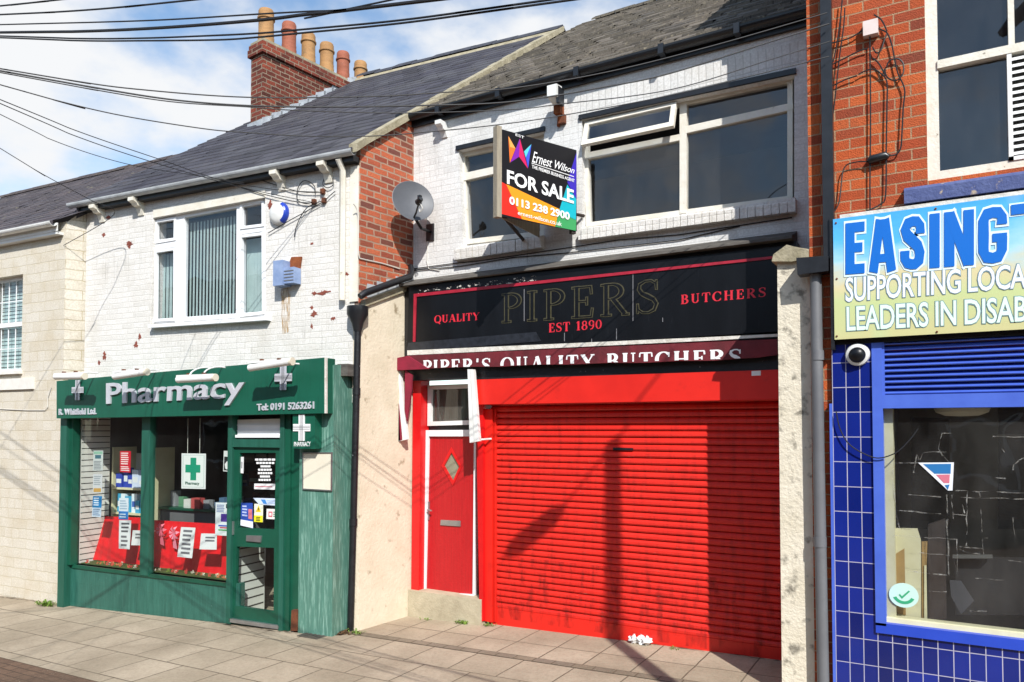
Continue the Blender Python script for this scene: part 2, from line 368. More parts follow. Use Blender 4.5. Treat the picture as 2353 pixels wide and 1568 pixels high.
M['cream_block_side'] = bmat('cream painted block render side', 'yz', .34, .15, .006, ['d6cfc0', 'dad4c7', 'd2cab9'], 'b4a88c', bump=.75, rough=.75, dirt=('8c7a56', .6), dscale=2.5, warp=.02, fine=.5, soft=.5, offset=.37)
M['cream_plaster'] = mat('flaking cream plaster', 'd6cab4', 'c4b8a0', 2.2, .8, .5, 26, c3='8e7f66', s3=6, lo3=.62, hi3=.74)
M['flaking_pillar'] = mat('flaking cream masonry paint', 'd6cebc', 'c9c0ab', 3, .8, .8, 34, c3='807a6d', s3=7, lo3=.54, hi3=.66)
M['slate'] = bmat('blue grey slate', 'sl', .30, .225, .006, ['3d3b44', '45434c', '4b4850', '403e46', '4a4549'], '1d1c20', bump=.9, rough=.55, dirt=('35302f', .5), dscale=1.4, warp=.003, fine=.3, soft=.25, mdist=.012)
M['slate_brown'] = bmat('brown weathered slate', 'sl', .30, .2, .007, ['4a4243', '544a49', '4c4446', '5a504c'], '221d1c', bump=.9, rough=.65, dirt=('6f6350', .55), dscale=2.2, warp=.006, fine=.5, soft=.25, moss=('7b7658', 6, .66), mdist=.012)
M['slate_rough'] = bmat('lichened concrete tile', 'sl', .26, .17, .012, ['665f56', '787063', '887d6c', '6c655b', '948a76'], '2b2723', bump=1., rough=.85, dirt=('7d7462', .45), dscale=3.5, warp=.02, fine=.8, soft=.3, moss=('8b826c', 9, .64), mdist=.02)
for k_, a_, b_ in (('a', '454448', '38363e'), ('b', '4c4b4f', '3e3c45'), ('c', '3b3a3e', '322f36')): M['slate_' + k_] = mat('blue grey slate ' + k_, a_, b_, 1.6, .75, .3, 30, c3='5d5550', s3=7, lo3=.62, hi3=.78, spec=.3)
for k_, a_, b_ in (('d', '4d4446', '413a3b'), ('e', '564c4c', '463f3f'), ('f', '463f42', '3b3537')): M['slate_' + k_] = mat('brown slate ' + k_, a_, b_, 1.6, .6, .3, 30, c3='77705c', s3=5, lo3=.62, hi3=.76)
for k_, a_, b_ in (('a', '5c554b', '484239'), ('b', '686056', '524b43'), ('c', '504a42', '403b35')): M['tile_' + k_] = mat('lichened tile ' + k_, a_, b_, 4, .85, .8, 40, c3='857b67', s3=14, lo3=.58, hi3=.72)
M['mortar'] = mat('lichened mortar', 'a39a83', '7f775f', 7, .95, .8, 30)
M['ridge'] = mat('ridge tile', '3f4049', '2c2c31', 5, .7, .4, 20)
M['lead'] = mat('grey lead flashing', 'b3b8bd', '8c9095', 6, .5, .4, 25)
M['grey_ledge'] = mat('weathered grey ledge', '5f5b55', '3f3b37', 5, .9, .5, 30, stretch=(1, 1, 4))
M['black_plastic'] = mat('black plastic', '17181b', '24262a', 6, .35)
M['black_paint'] = mat('scuffed black paint', '121316', '1d1e22', 9, .4, .2, 30, c3='77777a', s3=16, lo3=.7, hi3=.73)
M['black_gloss'] = mat('black gloss sign panel', '0b0c0f', '14161a', 1.6, .35, stretch=(2, 1, .5), spec=.3, c3='26282c', s3=7, lo3=.64, hi3=.75, st3=(7, 1, .5))
M['flake'] = patch('flaked white undercoat', 'c8c5be', 16, .56, .59, stretch=(1, 1, 2))
M['scratch'] = patch('vertical scratches', '8b8b8c', 5, .58, .62, stretch=(5, 1, 1.2))
M['grey_plastic'] = mat('grey plastic', '5b5c60', '6a6b6e', 3, .5)
M['grey_gutter'] = mat('pale grey gutter', 'b6babd', '989b9d', 5, .5)
M['white_plastic'] = mat('white plastic', 'e0e0de', 'd2d2ce', 4, .4)
M['upvc'] = mat('white upvc', 'e6e7e9', 'dcdddd', 3, .3)
M['old_white'] = mat('flaking white gloss', 'dcd8cd', 'cfc9b9', 6, .5, .3, 40, c3='7d7160', s3=12, lo3=.68, hi3=.72)
M['old_white_clean'] = mat('white gloss paint', 'dedbd4', 'd0ccc3', 6, .5, .2, 40)
M['white_trim'] = mat('chipped white trim', 'd8d5cd', 'b9b4a8', 14, .7, .5, 40)
M['green_sign'] = mat('green sign panel', '115743', '0f4d3b', 2, .42, c3='0c4334', s3=5, lo3=.5, hi3=.9, st3=(8, 8, .4))
M['green_dark'] = mat('dark green frame paint', '124f3c', '0f4434', 4, .4)
M['green_pale'] = mat('pale green frame paint', '20594a', '164a3b', 3, .5, stretch=(6, 6, .5))  # paler and streakier than the dark frame green
def tile_mat(name, plane, k=1.):
    t = NT(name); v = t.co(plane)
    b = t.n('ShaderNodeTexBrick', {'Vector': v, 'Scale': 1, 'Mortar Size': .003, 'Mortar Smooth': .2, 'Brick Width': .3, 'Row Height': .28, 'Color1': cc('214f45'), 'Color2': cc('28594d'), 'Mortar': cc('1c463b')}); b.offset = 0
    c = t.mix(t.noise(5, 7, .7, (9, 9, .7), None, .3, .75), b.outputs[0], '386f62'); c = t.mix(t.noise(3, 6, .7, (5, 5, .6), None, .42, .8), c, '174a41')
    c = t.mix(t.noise(26, 4, .6, (6, 6, 1), None, .68, .75), c, '86b0a2')
    if k != 1: c = t.mix(.28, c, '7fa998'); c = t.mix(t.noise(6, 6, .65, (8, 8, .6), None, .50, .72), c, '8db3a5'); c = t.mix(t.noise(2.2, 5, .6, (1, 1, .6), None, .58, .75), c, '2a5a4e')
    return t.done(c, .35, t.bump(b.outputs['Fac'], -.5, .004))
M['green_tile'] = tile_mat('faded green tile', 'xz'); M['green_tile_side'] = tile_mat('faded green tile side', 'yz', 2); M['green_tile_pale'] = tile_mat('bleached green tile', 'xz', 2)
M['red_paint'] = mat('bright red gloss paint', 'd82418', 'c81e14', 2, .45, c3='b01c14', s3=6, lo3=.6, hi3=.85)
M['red_slat'] = mat('red shutter paint', 'd62518', 'c41d13', 2.5, .5, .15, 25, stretch=(.6, 1, 4), c3='94180f', s3=4, lo3=.48, hi3=.85, st3=(3, 1, .5))
M['red_jamb'] = mat('red jamb paint', 'cf1416', 'be1013', 4, .4)
M['red_door'] = mat('red woodgrain door', 'b3151c', 'a21118', 5, .45, .3, 30, stretch=(10, 10, .5))
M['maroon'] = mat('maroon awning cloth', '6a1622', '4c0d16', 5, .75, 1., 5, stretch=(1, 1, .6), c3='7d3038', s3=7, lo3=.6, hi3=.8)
M['maroon_lit'] = mat('sunlit maroon awning cloth', '861230', '6e0e26', 6, .8)  # brighter copy of the maroon cloth, sunlight put into its colour
M['letter_white'] = mat('white lettering', 'e4e4e4', None)
M['letter_red'] = mat('red lettering', 'd8283a', 'c02030', 9, .5)
M['letter_gold'] = mat('dull gold lettering', '4a4630', '38351f', 10, .5)
M['red_line'] = mat('red coach line', 'a81c33', '8c1529', 9, .5)
M['steel'] = mat('brushed steel lettering', 'd8d9e0', 'c3c5cf', 5, .35, metal=.35)
M['chrome'] = mat('satin metal', 'b9babb', 'a0a1a3', 6, .3, metal=.8)
M['tin'] = mat('galvanised plate', 'cfcabd', 'bdb7a8', 3, .5, metal=.2)
M['plaque'] = mat('blank cream panel', 'd9d2c0', 'cdc5b2', 2, .6)
M['rust'] = mat('rusty metal', '6e3b20', '4c2a18', 12, .85, .5, 40)
M['blue_box'] = mat('weathered blue grey box', '8d9fc0', '6f84aa', 7, .6, .2, 30)
M['orange_brown'] = mat('exposed rusty brown board', '8a4a22', '6b3517', 14, .9, .5, 40)
M['brick_patch'] = patch('bare brick under peeled paint', '8c4234', 22, .50, .53)
M['streak'] = patch('grey rain streaks', '9c978e', 5, .56, 1.1, stretch=(7, 1, .35))
M['bare_brick'] = mat('bare brick under peeled paint', '8a4636', '6a382e', 14, .9, .6, 40)
M['dark_patch'] = patch('dark hole in paint', '3c231e', 34, .40, .44)
M['rust_stain'] = patch('rust run down paint', 'c49a52', 9, .42, .75, stretch=(5, 1, .6))
M['dish'] = mat('grey dish paint', '55575c', '4b4d52', 5, .5)
M['blue_cap'] = mat('blue plastic', '1c3aa0', None, rough=.3)
M['interior'] = mat('dim room plaster', '666668', '58585b', 2, .9)
M['interior_dark'] = mat('dark room lining', '66666a', '545458', 2, .9)
M['floor_in'] = mat('shop floor', '5a564f', '4b4842', 4, .6)
M['glass_up'] = glass('old window glass', (.82, .84, .86), .07, .05)
M['glass_shop'] = glass('shop window glass', (.88, .92, .9), .045, .015)
M['glass_door'] = glass('door glass', (.85, .9, .88), .045, .02)
M['glass_dusty'] = glass('dusty glass', (.75, .75, .72), .05, .10)
M['frosted'] = mat('frosted diamond pane', '8f8c78', '7c7966', 3, .25)
M['blind'] = mat('pale teal blind', 'b7ccc6', 'a5bbb6', 4, .8)
M['slatwall'] = mat('white slatwall', 'e2e0da', 'd8d5ce', 3, .5)
M['groove'] = mat('dark groove', '2b2a28', None, rough=.9)
M['red_cloth'] = mat('red sequinned cloth', 'e0101c', 'c80c16', 8, .5, .3, 60, c3='f46a6a', s3=90, lo3=.68, hi3=.72)
M['paper'] = mat('white paper', 'e6e6e6', 'dcdcdc', 4, .7)
M['ink'] = mat('black print', '26262a', None)
M['grass'] = mat('weed leaves', '4c6a1c', '6d8430', 20, .7)
M['turf'] = mat('artificial turf strip', '3a5220', '4d5a2c', 30, .9, .8, 60)
M['leaf_litter'] = mat('brown leaf litter', '6a4a28', '4a3420', 20, .95, .8, 40)
def blue_tile():
    t = NT('cobalt glazed tile'); v = t.co('xz'); v = t.n('ShaderNodeMapping', {0: v, 'Location': (.0, .012, 0)}).outputs[0]
    b = t.n('ShaderNodeTexBrick', {'Vector': v, 'Scale': 1, 'Mortar Size': .0032, 'Mortar Smooth': .05, 'Brick Width': .1035, 'Row Height': .203, 'Color1': cc('0a185a'), 'Color2': cc('172a86'), 'Mortar': cc('a6a3b4')}); b.offset = 0
    c = t.mix(t.noise(3, 4, .5, None, None, .4, .8), b.outputs[0], t.mix(1., b.outputs[0], (.8, .8, .85), 'MULTIPLY'))
    return t.done(c, t.n('ShaderNodeMapRange', {0: b.outputs['Fac'], 3: .16, 4: .8}).outputs[0], t.bump(b.outputs['Fac'], -.6, .003))
M['cobalt_tile'] = blue_tile()
M['blue_paint'] = mat('blue frame paint', '4866c4', '3e5ab8', 4, .45)
M['blue_paint_deep'] = mat('deep blue frame paint', '2746b8', '2040ac', 4, .4)
M['cream_paint'] = mat('cream gloss timber', 'd8d3b0', 'cbc59f', 5, .5)
M['tan'] = mat('tan board', 'a0814c', '8c6f3e', 4, .8)
M['dark_wood'] = mat('dark timber', '2c2422', '3a302c', 6, .7, stretch=(8, 8, .6))
M['blue_stone'] = mat('peeling blue stone sill', '4e5a86', '3a4676', 7, .8, .7, 30, c3='a99a86', s3=7, lo3=.60, hi3=.66)
M['cable'] = mat('black cable', '1c1c1e', None, rough=.6)
M['cable_pale'] = mat('white cable', 'c9c6be', None, rough=.6)
M['step'] = mat('worn concrete step', 'b5ab93', '9c927b', 6, .9, .5, 40)
M['timber'] = mat('weathered batten', '9a9180', '847a69', 5, .85, .3, 40, stretch=(6, 6, .6))
M['terracotta_y'] = mat('buff terracotta', 'a37a4c', '8c6740', 4, .8, .4, 20, stretch=(1, 1, 4), c3='6d5940', s3=5, lo3=.58, hi3=.75)
M['terracotta_r'] = mat('red terracotta', '965640', '80462f', 4, .8, .4, 20, stretch=(1, 1, 4), c3='6a4534', s3=5, lo3=.58, hi3=.75)
M['terracotta_b'] = mat('band soot', '2e2620', None)
_pal = {}
def flat(h, rough=.55):
    if h not in _pal: _pal[h] = mat('print ' + h, h, None, rough=rough)
    return _pal[h]

# ------------------------------------------------------------------ the setting: ground and pavement
def slab_mat(name, bw, bh, mortar, pal, cm, loc=(0, 0, 0), offset=.5, dirt='6f6453'):
    t = NT(name); v = t.n('ShaderNodeMapping', {0: t.co('xy'), 'Location': loc}).outputs[0]
    w = t.n('ShaderNodeTexNoise', {'Vector': v, 'Scale': 3, 'Detail': 3}); w2 = t.n('ShaderNodeVectorMath', {0: w.outputs['Color'], 1: (.5, .5, .5)}, operation='SUBTRACT')
    v = t.n('ShaderNodeVectorMath', {0: w2.outputs[0], 1: (.02,) * 3, 2: v}, operation='MULTIPLY_ADD').outputs[0]
    b = t.n('ShaderNodeTexBrick', {'Vector': v, 'Color1': cc(pal[0]), 'Color2': cc(pal[1]), 'Mortar': cc(cm), 'Scale': 1, 'Mortar Size': mortar, 'Mortar Smooth': .3, 'Brick Width': bw, 'Row Height': bh}); b.offset = offset
    c = t.mix(t.noise(1.1, 7, .65, None, None, .35, .8), b.outputs[0], dirt)
    c = t.mix(t.noise(30, 6, .7, None, None, .45, .8), c, t.mix(1., c, (.72, .7, .68), 'MULTIPLY'))
    c = t.mix(t.noise(70, 2, .5, None, None, .7, .76), c, 'b9ad97')
    h = t.n('ShaderNodeMath', {0: 1., 1: b.outputs['Fac']}, operation='SUBTRACT').outputs[0]
    h = t.n('ShaderNodeMath', {0: t.noise(80, 4), 1: .5, 2: h}, operation='MULTIPLY_ADD').outputs[0]
    return t.done(c, .88, t.bump(h, .8, .006), 0, .25)
def slope_quad(x0, x1, y0, y1, dz):
    n = 8; m = MB()
    for i in range(n):
        a = x0 + (x1 - x0) * i / n; b = x0 + (x1 - x0) * (i + 1) / n
        m.quad((a, y0, gz(a) + dz), (b, y0, gz(b) + dz), (b, y1, gz(b) + dz), (a, y1, gz(a) + dz))
    return m
ground_m = slab_mat('dark tarmac', 5, 5, .0, ('4a4744', '4f4c48'), '4a4744', dirt='3a3835')
structure(slope_quad(-60, 60, -60, 60, -.02), 'ground', ground_m)
Yband = ground_at(1178, 1509).y                              # the narrow setts course that runs along the pavement
PV = [('a89a85', 'b5a691'), '645a4b']
slabs = slab_mat('buff paving slabs', .50, .56, .009, PV[0], PV[1], (.12, -7.72, 0), 0, dirt='877a67')
slabs2 = slab_mat('buff paving slabs outer', .56, .56, .009, PV[0], PV[1], (.35, -Yband + .06, 0), dirt='877a67')
structure(slope_quad(-22, 12, Yband + .06, 8.2, 0), 'inner_pavement', slabs)
setts = slab_mat('grey setts', .22, .12, .008, ('8c7f6c', '84786a'), '5f5546', (0, -Yband + .06, 0))
structure(slope_quad(-22, 12, Yband - .06, Yband + .06, .003), 'paving_band', setts)
Ykerb = ground_at(100, 1536).y
structure(slope_quad(-22, 12, Ykerb, Yband - .06, 0), 'outer_pavement', slabs2)
blocks = slab_mat('brown block paving', .2, .1, .007, ('6e5646', '7d6350'), '4a3c31', (0, 0, 0), dirt='5b4a3d')
structure(slope_quad(-22, 12, -4, Ykerb, .003), 'block_paving', blocks)

# ------------------------------------------------------------------ shared building pieces
def half_gutter(mb, x0, x1, y, z, r, n=10, t=.006):
    out = [(y - r * cos(pi * k / n), z - r * sin(pi * k / n)) for k in range(n + 1)]
    inn = [(y - (r - t) * cos(pi * k / n), z - (r - t) * sin(pi * k / n)) for k in range(n, -1, -1)]
    mb.side(out + inn, x0, x1)
def room(mb, x0, x1, y0, y1, z0, z1):        # five inner faces of a room open to the street
    mb.quad((x0, y0, z0), (x0, y1, z0), (x0, y1, z1), (x0, y0, z1)); mb.quad((x1, y0, z0), (x1, y1, z0), (x1, y1, z1), (x1, y0, z1))
    mb.quad((x0, y1, z0), (x1, y1, z0), (x1, y1, z1), (x0, y1, z1)); mb.quad((x0, y0, z1), (x1, y0, z1), (x1, y1, z1), (x0, y1, z1))
    mb.quad((x0, y0, z0), (x1, y0, z0), (x1, y1, z0), (x0, y1, z0))
def grow(q, d):                              # inset (d < 0) or outset a four-corner outline, corner order TL TR BR BL
    s = [(-1, 1), (1, 1), (1, -1), (-1, -1)]; return [(p[0] + a * d, p[1] + b * d) for p, (a, b) in zip(q, s)]
def corbel(mb, x, y0, z, w=.10, d=.2, h=.13):
    prof = [(y0, z + .02), (y0 - d, z + .02), (y0 - d, z - .03), (y0 - d * .72, z - .05), (y0 - d * .6, z - .08), (y0 - d * .3, z - .09), (y0 - .02, z - h - .06), (y0, z - h - .06)]
    mb.side(prof, x - w / 2, x + w / 2)
def ridge_run(mb, x0, x1, y, z, n):
    for i in range(n):
        a = x0 + (x1 - x0) * i / n; b = x0 + (x1 - x0) * (i + 1) / n - .012; j = random.uniform(-.012, .012)
        mb.side([(y - .17, z - .10 + j), (y - .15, z - .06 + j), (y, z + .05 + j), (y + .15, z - .06 + j), (y + .17, z - .1 + j), (y, z + .01 + j)], a, b)

def slates(mb, xl, xr, y0, y1, z0, slope, n, wd, lift=.016, jit=.006):
    for i in range(n):
        ya, yb = y0 + (y1 - y0) * i / n, y0 + (y1 - y0) * (i + 1) / n; a, b = xl((ya + yb) / 2), xr((ya + yb) / 2); m = max(1, int((b - a) / wd)); off = .5 * (i % 2)
        ed = [a] + [a + (b - a) * (k + off) / m for k in range(1 - (i % 2), m) if 0 < k + off < m] + [b]
        for k in range(len(ed) - 1):
            p, q = ed[k], ed[k + 1] - .004; t = lift + random.uniform(-jit, jit); u = t + random.uniform(-jit, jit) * .6; za, zb = z0 + slope * (ya - y0), z0 + slope * (yb - y0)
            mb.m = random.choice((0, 0, 1, 1, 2)); d = random.uniform(0, .008)
            mb.add([(p, ya - d, za + t), (q, ya - d, za + u), (q, yb, zb + .002), (p, yb, zb + .002), (p, ya - d, za - .01), (q, ya - d, za - .01)], [(0, 1, 2, 3), (0, 4, 5, 1)])
    mb.m = 0
# ------------------------------------------------------------------ BUTCHER'S SHOP
bu = T(BU, (-3.5, 0, -.05), 'butcher_shop', 'white brick shop with a red roller shutter beneath a black fascia', 'shop')
big = BU.xz(0, (1337, 276), (1825, 172), (1825, 466), (1338, 528))
small = BU.xz(0, (1054, 346), (1250, 303), (1250, 543), (1064, 566))
w = MB(); w.prism([(-6.15, 3.6), (-.93, 3.6), (-.93, 6.36), (-6.15, 6.36)], 0, .22, [big, small]); wall_b = bu.part(w, 'wall', M['white_brick'])
rm = MB(); room(rm, -6.1, -.95, .2, 3.2, 3.9, 6.3); bu.part(rm, 'upper_room', M['interior'])
# roof
zr0, yr0, slp = 6.41, -.08, .735
yr1 = 4.2; zr1 = zr0 + slp * (yr1 - yr0)
xl = lambda y: -6.09 + .105 * (y + 1.05)      # the party line with the pharmacy leans back with that building
rf = MB(); slates(rf, xl, lambda y: -.2, yr0, yr1, zr0, slp, 26, .24, .022, .012); rf.quad((xl(yr0), yr0, zr0 - .012), (-.2, yr0, zr0 - .012), (-.2, yr1, zr1 - .012), (xl(yr1), yr1, zr1 - .012))
rf.quad((xl(yr0), yr0, zr0 - .04), (-.2, yr0, zr0 - .04), (-.2, yr0, zr0), (xl(yr0), yr0, zr0))
rf.quad((xl(yr1), yr1, zr1), (-.2, yr1, zr1), (-.2, yr1 + 5, zr1 - 3.4), (xl(yr1), yr1 + 5, zr1 - 3.4))
roof_b = bu.part(rf, 'roof', [M['tile_a'], M['tile_b'], M['tile_c']])
rg = MB(); ridge_run(rg, xl(yr1) + .3, -.3, yr1, zr1 + .02, 13); bu.part(rg, 'ridge_tiles', M['slate_rough'], roof_b)
# eaves
g = MB(); half_gutter(g, -6.12, -.9, -.115, 6.39, .068); g.box(-6.12, -.9, -.045, -.003, 6.27, 6.40)
for x in (-5.5, -4.6, -3.55, -2.55, -1.75): g.box(x - .03, x + .03, -.19, -.04, 6.305, 6.41)
g.side([(-.19, 6.42), (-.04, 6.42), (-.04, 6.26), (-.19, 6.26)], -6.17, -6.08)
gut_b = bu.part(g, 'gutter', M['black_plastic'])
dp = MB(); px_, py_ = BU.at(936, 300, -.06); dp.tube([(px_, -.12, 6.34), (px_, -.12, 6.2), (px_, -.07, 6.05), (px_, -.07, BU.at(942, 600, -.07)[1])], .036)
for yy in (380, 590): q = BU.at(938, yy, -.07); dp.lathe([(.043, -.03), (.043, .03)], (px_, -.07, q[1]), 12)
bu.part(dp, 'downpipe', M['black_plastic'], smooth=True)
cb = MB(); q = BU.at(1012, 283, -.1); corbel(cb, q[0], 0, q[1], .09, .16, .1); bu.part(cb, 'corbel', M['white_plastic'])
# shutters, windows
def casement(b, hole, y, name, bars, panes, mats, fw=.055, lbl=None):
    f = MB(); f.frame(hole, grow(hole, -fw), y, y + .07)
    for (q, y0, y1) in bars: f.prism(q, y0, y1)
    fo = b.part(f, name, mats[0], label=lbl)
    p = MB()
    for q in panes: p.quad(*[(a, y + .035, c) for a, c in q])
    b.part(p, 'pane', mats[1], fo); return fo
yw = .09
bw_ = BU.xz(yw, (1340, 280), (1821, 176), (1821, 460), (1347, 522))
def PZ(y, *p): return BU.xz(y, *p)
bars = [(PZ(yw, (1562, 232), (1578, 228), (1577, 490), (1562, 492)), yw - .006, yw + .075),
        (PZ(yw, (1345, 352), (1566, 308), (1566, 322), (1345, 367)), yw - .004, yw + .072),
        (PZ(yw, (1574, 291), (1822, 236), (1822, 252), (1574, 307)), yw - .004, yw + .072)]
win1 = casement(bu, bw_, yw, 'window', bars, [PZ(yw, (1350, 365), (1563, 320), (1563, 494), (1350, 524)), PZ(yw, (1576, 225), (1818, 175), (1818, 462), (1576, 492))], (M['old_white'], M['glass_up']), .05, 'wide white window with its left top light hung open')
# the open top light
sq = PZ(yw, (1348, 292), (1560, 244), (1560, 304), (1348, 350)); zt = (sq[0][1] + sq[1][1]) / 2; zb = (sq[2][1] + sq[3][1]) / 2; x0, x1 = sq[0][0] + .01, sq[1][0] - .005
sash = MB(); th = R(20); H = zt - zb + .03
def tilt(mbx, x0, x1, a0, a1, d0, d1):       # a bar of the sash: a measured down from the hinge, d the thickness
    v = []
    for x in (x0, x1):
        for a in (a0, a1):
            for d in (d0, d1): v.append((x, yw - .03 - a * sin(th) - d * cos(th), zt + .01 - a * cos(th) + d * sin(th)))
    mbx.add(v, [(0, 1, 3, 2), (4, 6, 7, 5), (0, 4, 5, 1), (2, 3, 7, 6), (0, 2, 6, 4), (1, 5, 7, 3)])
tilt(sash, x0, x1, 0, .045, 0, .045); tilt(sash, x0, x1, H - .06, H, 0, .045); tilt(sash, x0, x0 + .055, .045, H - .06, 0, .045); tilt(sash, x1 - .055, x1, .045, H - .06, 0, .045)
bu.part(sash, 'open_top_light', M['old_white'], win1)
gp = MB(); tilt(gp, x0 + .055, x1 - .055, .045, H - .06, .02, .024); bu.part(gp, 'top_light_pane', M['glass_up'], win1)
sw = PZ(yw, (1058, 350), (1251, 308), (1251, 541), (1067, 562))
casement(bu, sw, yw, 'window', [(PZ(yw, (1061, 400), (1251, 358), (1251, 374), (1061, 417)), yw - .01, yw + .08)], [PZ(yw, (1062, 350), (1250, 310), (1250, 541), (1068, 562))], (M['old_white'], M['glass_up']), .06, 'narrow white window half hidden by the sale board')
hd = MB()
for h in (big, small): hd.prism([(h[0][0] - .03, h[0][1] + .0), (h[1][0] + .02, h[1][1] + .0), (h[1][0] + .02, h[1][1] + .055), (h[0][0] - .03, h[0][1] + .055)], -.028, -.001)
bu.part(hd, 'window_head', M['black_paint'])
sc = MB(); sc.prism([(big[0][0] - .05, big[0][1] + .056), (big[1][0] + .12, big[0][1] + .056), (big[1][0] + .12, big[0][1] + .29), (big[0][0] - .05, big[0][1] + .29)], -.004, -.001)
bu.part(sc, 'soldier_course', bmat('white painted soldier course', 'xz', .077, .40, .006, WP, 'b9b8b5', bump=.5, rough=.6, dirt=('a59a85', .4), dscale=1.7, warp=.006, fine=.3, soft=.4, offset=0))
def brick_sill(q, n):
    s_ = MB()
    for i in range(n):
        a = bil(q, (i + .04) / n, 1); b_ = bil(q, (i + .96) / n, 1); c_ = bil(q, (i + .96) / n, 0); d_ = bil(q, (i + .04) / n, 0); j = random.uniform(-.006, .006)
        s_.side([(-.10 + j, d_[1]), (-.10 + j, a[1] - .012), (-.088 + j, a[1]), (.06, a[1] + .03), (.06, d_[1])], a[0], b_[0])
    s_.box(q[3][0] + .005, q[2][0] - .005, -.082, .05, q[3][1] + .006, q[0][1] - .01)
    bu.part(s_, 'brick_sill', M['white_brick_old'])
brick_sill(BU.xz(-.1, (1335, 524), (1828, 460), (1828, 486), (1326, 552)), 30)
brick_sill(BU.xz(-.1, (1046, 572), (1243, 541), (1243, 569), (1040, 598)), 14)
# grey ledge and fascia wall behind the sign
YF = -.26
fz = BU.xz(YF, (940, 655), (1790, 572), (1790, 762), (935, 815))
ztop = (fz[0][1] + fz[1][1]) / 2; zbot = (fz[2][1] + fz[3][1]) / 2
ld = MB(); ld.side([(-.003, ztop + .17), (-.10, ztop + .13), (YF - .05, ztop + .06), (YF - .06, ztop + .03), (-.003, ztop + .03)], -6.0, -1.22); bu.part(ld, 'ledge', M['grey_ledge'])
st = MB(); st.box(-6.05, -4.9, -.2, -.003, 2.90, ztop + .03); st.box(-4.9, -1.2, -.2, -.003, 2.62, ztop + .03); bu.part(st, 'lintel', M['black_paint'])
# shop front below
zfl = -.3
dk = MB(); dq = BU.xz(.02, (950, 845), (1100, 845), (1100, 1425), (948, 1425)); dk.box(-6.06, -4.86, .1, .16, zfl, 2.75); bu.part(dk, 'black_surround', M['black_paint'])
jb = MB(); jb.prism(BU.xz(-.08, (949, 870), (968, 870), (962, 1362), (945, 1362)), -.08, .1); jb.prism(BU.xz(-.1, (1093, 900), (1110, 900), (1110, 1428), (1102, 1428)), -.1, .1); bu.part(jb, 'red_jamb', M['red_jamb'])
fl = BU.xz(.06, (984, 886), (1090, 882), (1090, 976), (983, 979)); fm = MB(); fm.frame(fl, grow(fl, -.055), .05, .12); fo = bu.part(fm, 'fanlight', M['white_plastic'])
fp = MB(); fp.quad(*[(a, .09, c) for a, c in fl]); bu.part(fp, 'pane', M['glass_dusty'], fo)
bk = MB(); bk.prism(grow(fl, .0), .098, .099); bu.part(bk, 'fanlight_backing', mat('brown dusty backing', '4e4a42', '3a3731', 6, .8, stretch=(8, 8, .6)))
dz = BU.xz(.05, (978, 989), (1096, 988), (1092, 1368), (964, 1362)); di = BU.xz(.05, (987, 1003), (1091, 1003), (1088, 1366), (979, 1358))
df = MB(); df.prism([dz[3], dz[0], dz[1], dz[2], di[2], di[1], di[0], di[3]], .03, .12); df.prism([di[3], di[2], dz[2], dz[3]], .01, .12); dfo = bu.part(df, 'door_frame', M['upvc'])
dia = BU.xz(.06, (1037, 1028), (1061, 1073), (1041, 1117), (1015, 1071)); di2 = BU.xz(.06, (1038, 1040), (1056, 1072), (1041, 1106), (1021, 1071))
dd = MB(); dd.prism(di, .06, .10, [dia]); door = bu.part(dd, 'door', M['red_door'])
f2 = MB(); f2.prism(dia, .052, .09, [di2]); bu.part(f2, 'diamond_frame', M['red_jamb'], door)
f3 = MB(); f3.prism(di2, .075, .08); bu.part(f3, 'diamond_pane', M['frosted'], door)
lb = MB(); lb.prism(BU.xz(.05, (1013, 1195), (1058, 1197), (1058, 1210), (1012, 1207)), .045, .06); bu.part(lb, 'letterbox', M['chrome'], door)
hn = MB(); hn.prism(BU.xz(.05, (982, 1153), (987, 1153), (986, 1195), (980, 1195)), .045, .06); a = BU.at(984, 1172, .02); hn.tube([(a[0], .05, a[1]), (a[0], .0, a[1]), (a[0] + .075, -.005, a[1] - .005)], .009); bu.part(hn, 'handle', M['chrome'], door)
sp = MB(); sz = BU.xz(-.12, (937, 1362), (1105, 1372), (1104, 1420), (932, 1402)); sp.box(sz[0][0], sz[1][0], -.12, .1, -.3, (sz[0][1] + sz[1][1]) / 2 - .0); bu.part(sp, 'doorstep', M['step'])
# roller shutter
XS0, XS1 = BU.at(1130, 1200, .03)[0], -1.1
rs = MB(); p = .0745; z = .105; prof = []
while z < 2.62:
    prof += [(.040, z), (.012, z + .003), (.001, z + .018), (.003, z + .044), (.022, z + .064), (.040, z + .0715)]; z += p
zs = gz(-3.2)
sv = [(XS0, y, z) for y, z in prof] + [(XS1, y, z) for y, z in prof]; n = len(prof)
rs.add(sv, [(i, i + 1, n + i + 1, n + i) for i in range(n - 1)])
shut = bu.part(rs, 'roller_shutter', M['red_slat'])
bb = MB(); v = [(XS0, gz(XS0) - .02), (XS1, gz(XS1) - .02), (XS1, .115), (XS0, .115)]; bb.prism(v, .0, .05); bu.part(bb, 'bottom_bar', M['red_paint'], shut)
M['grime'] = patch('road grime on red paint', '4d1210', 4, .50, 1.05, stretch=(2.5, 1, .8)); M['scuff'] = patch('pale scuffs on red paint', 'b8655a', 26, .66, .72, stretch=(.5, 1, 3))
for nm_, z0_, z1_, mm_ in (('grime', .0, .75, 'grime'), ('scuff', .1, 2.0, 'scuff')): w = MB(); w.quad(*[(x, -.0035 - .001 * (nm_ == 'scuff'), z) for x, z in ((XS0, z0_), (-1.3, z0_), (-1.3, z1_), (XS0, z1_))]); bu.part(w, nm_, M[mm_], shut)
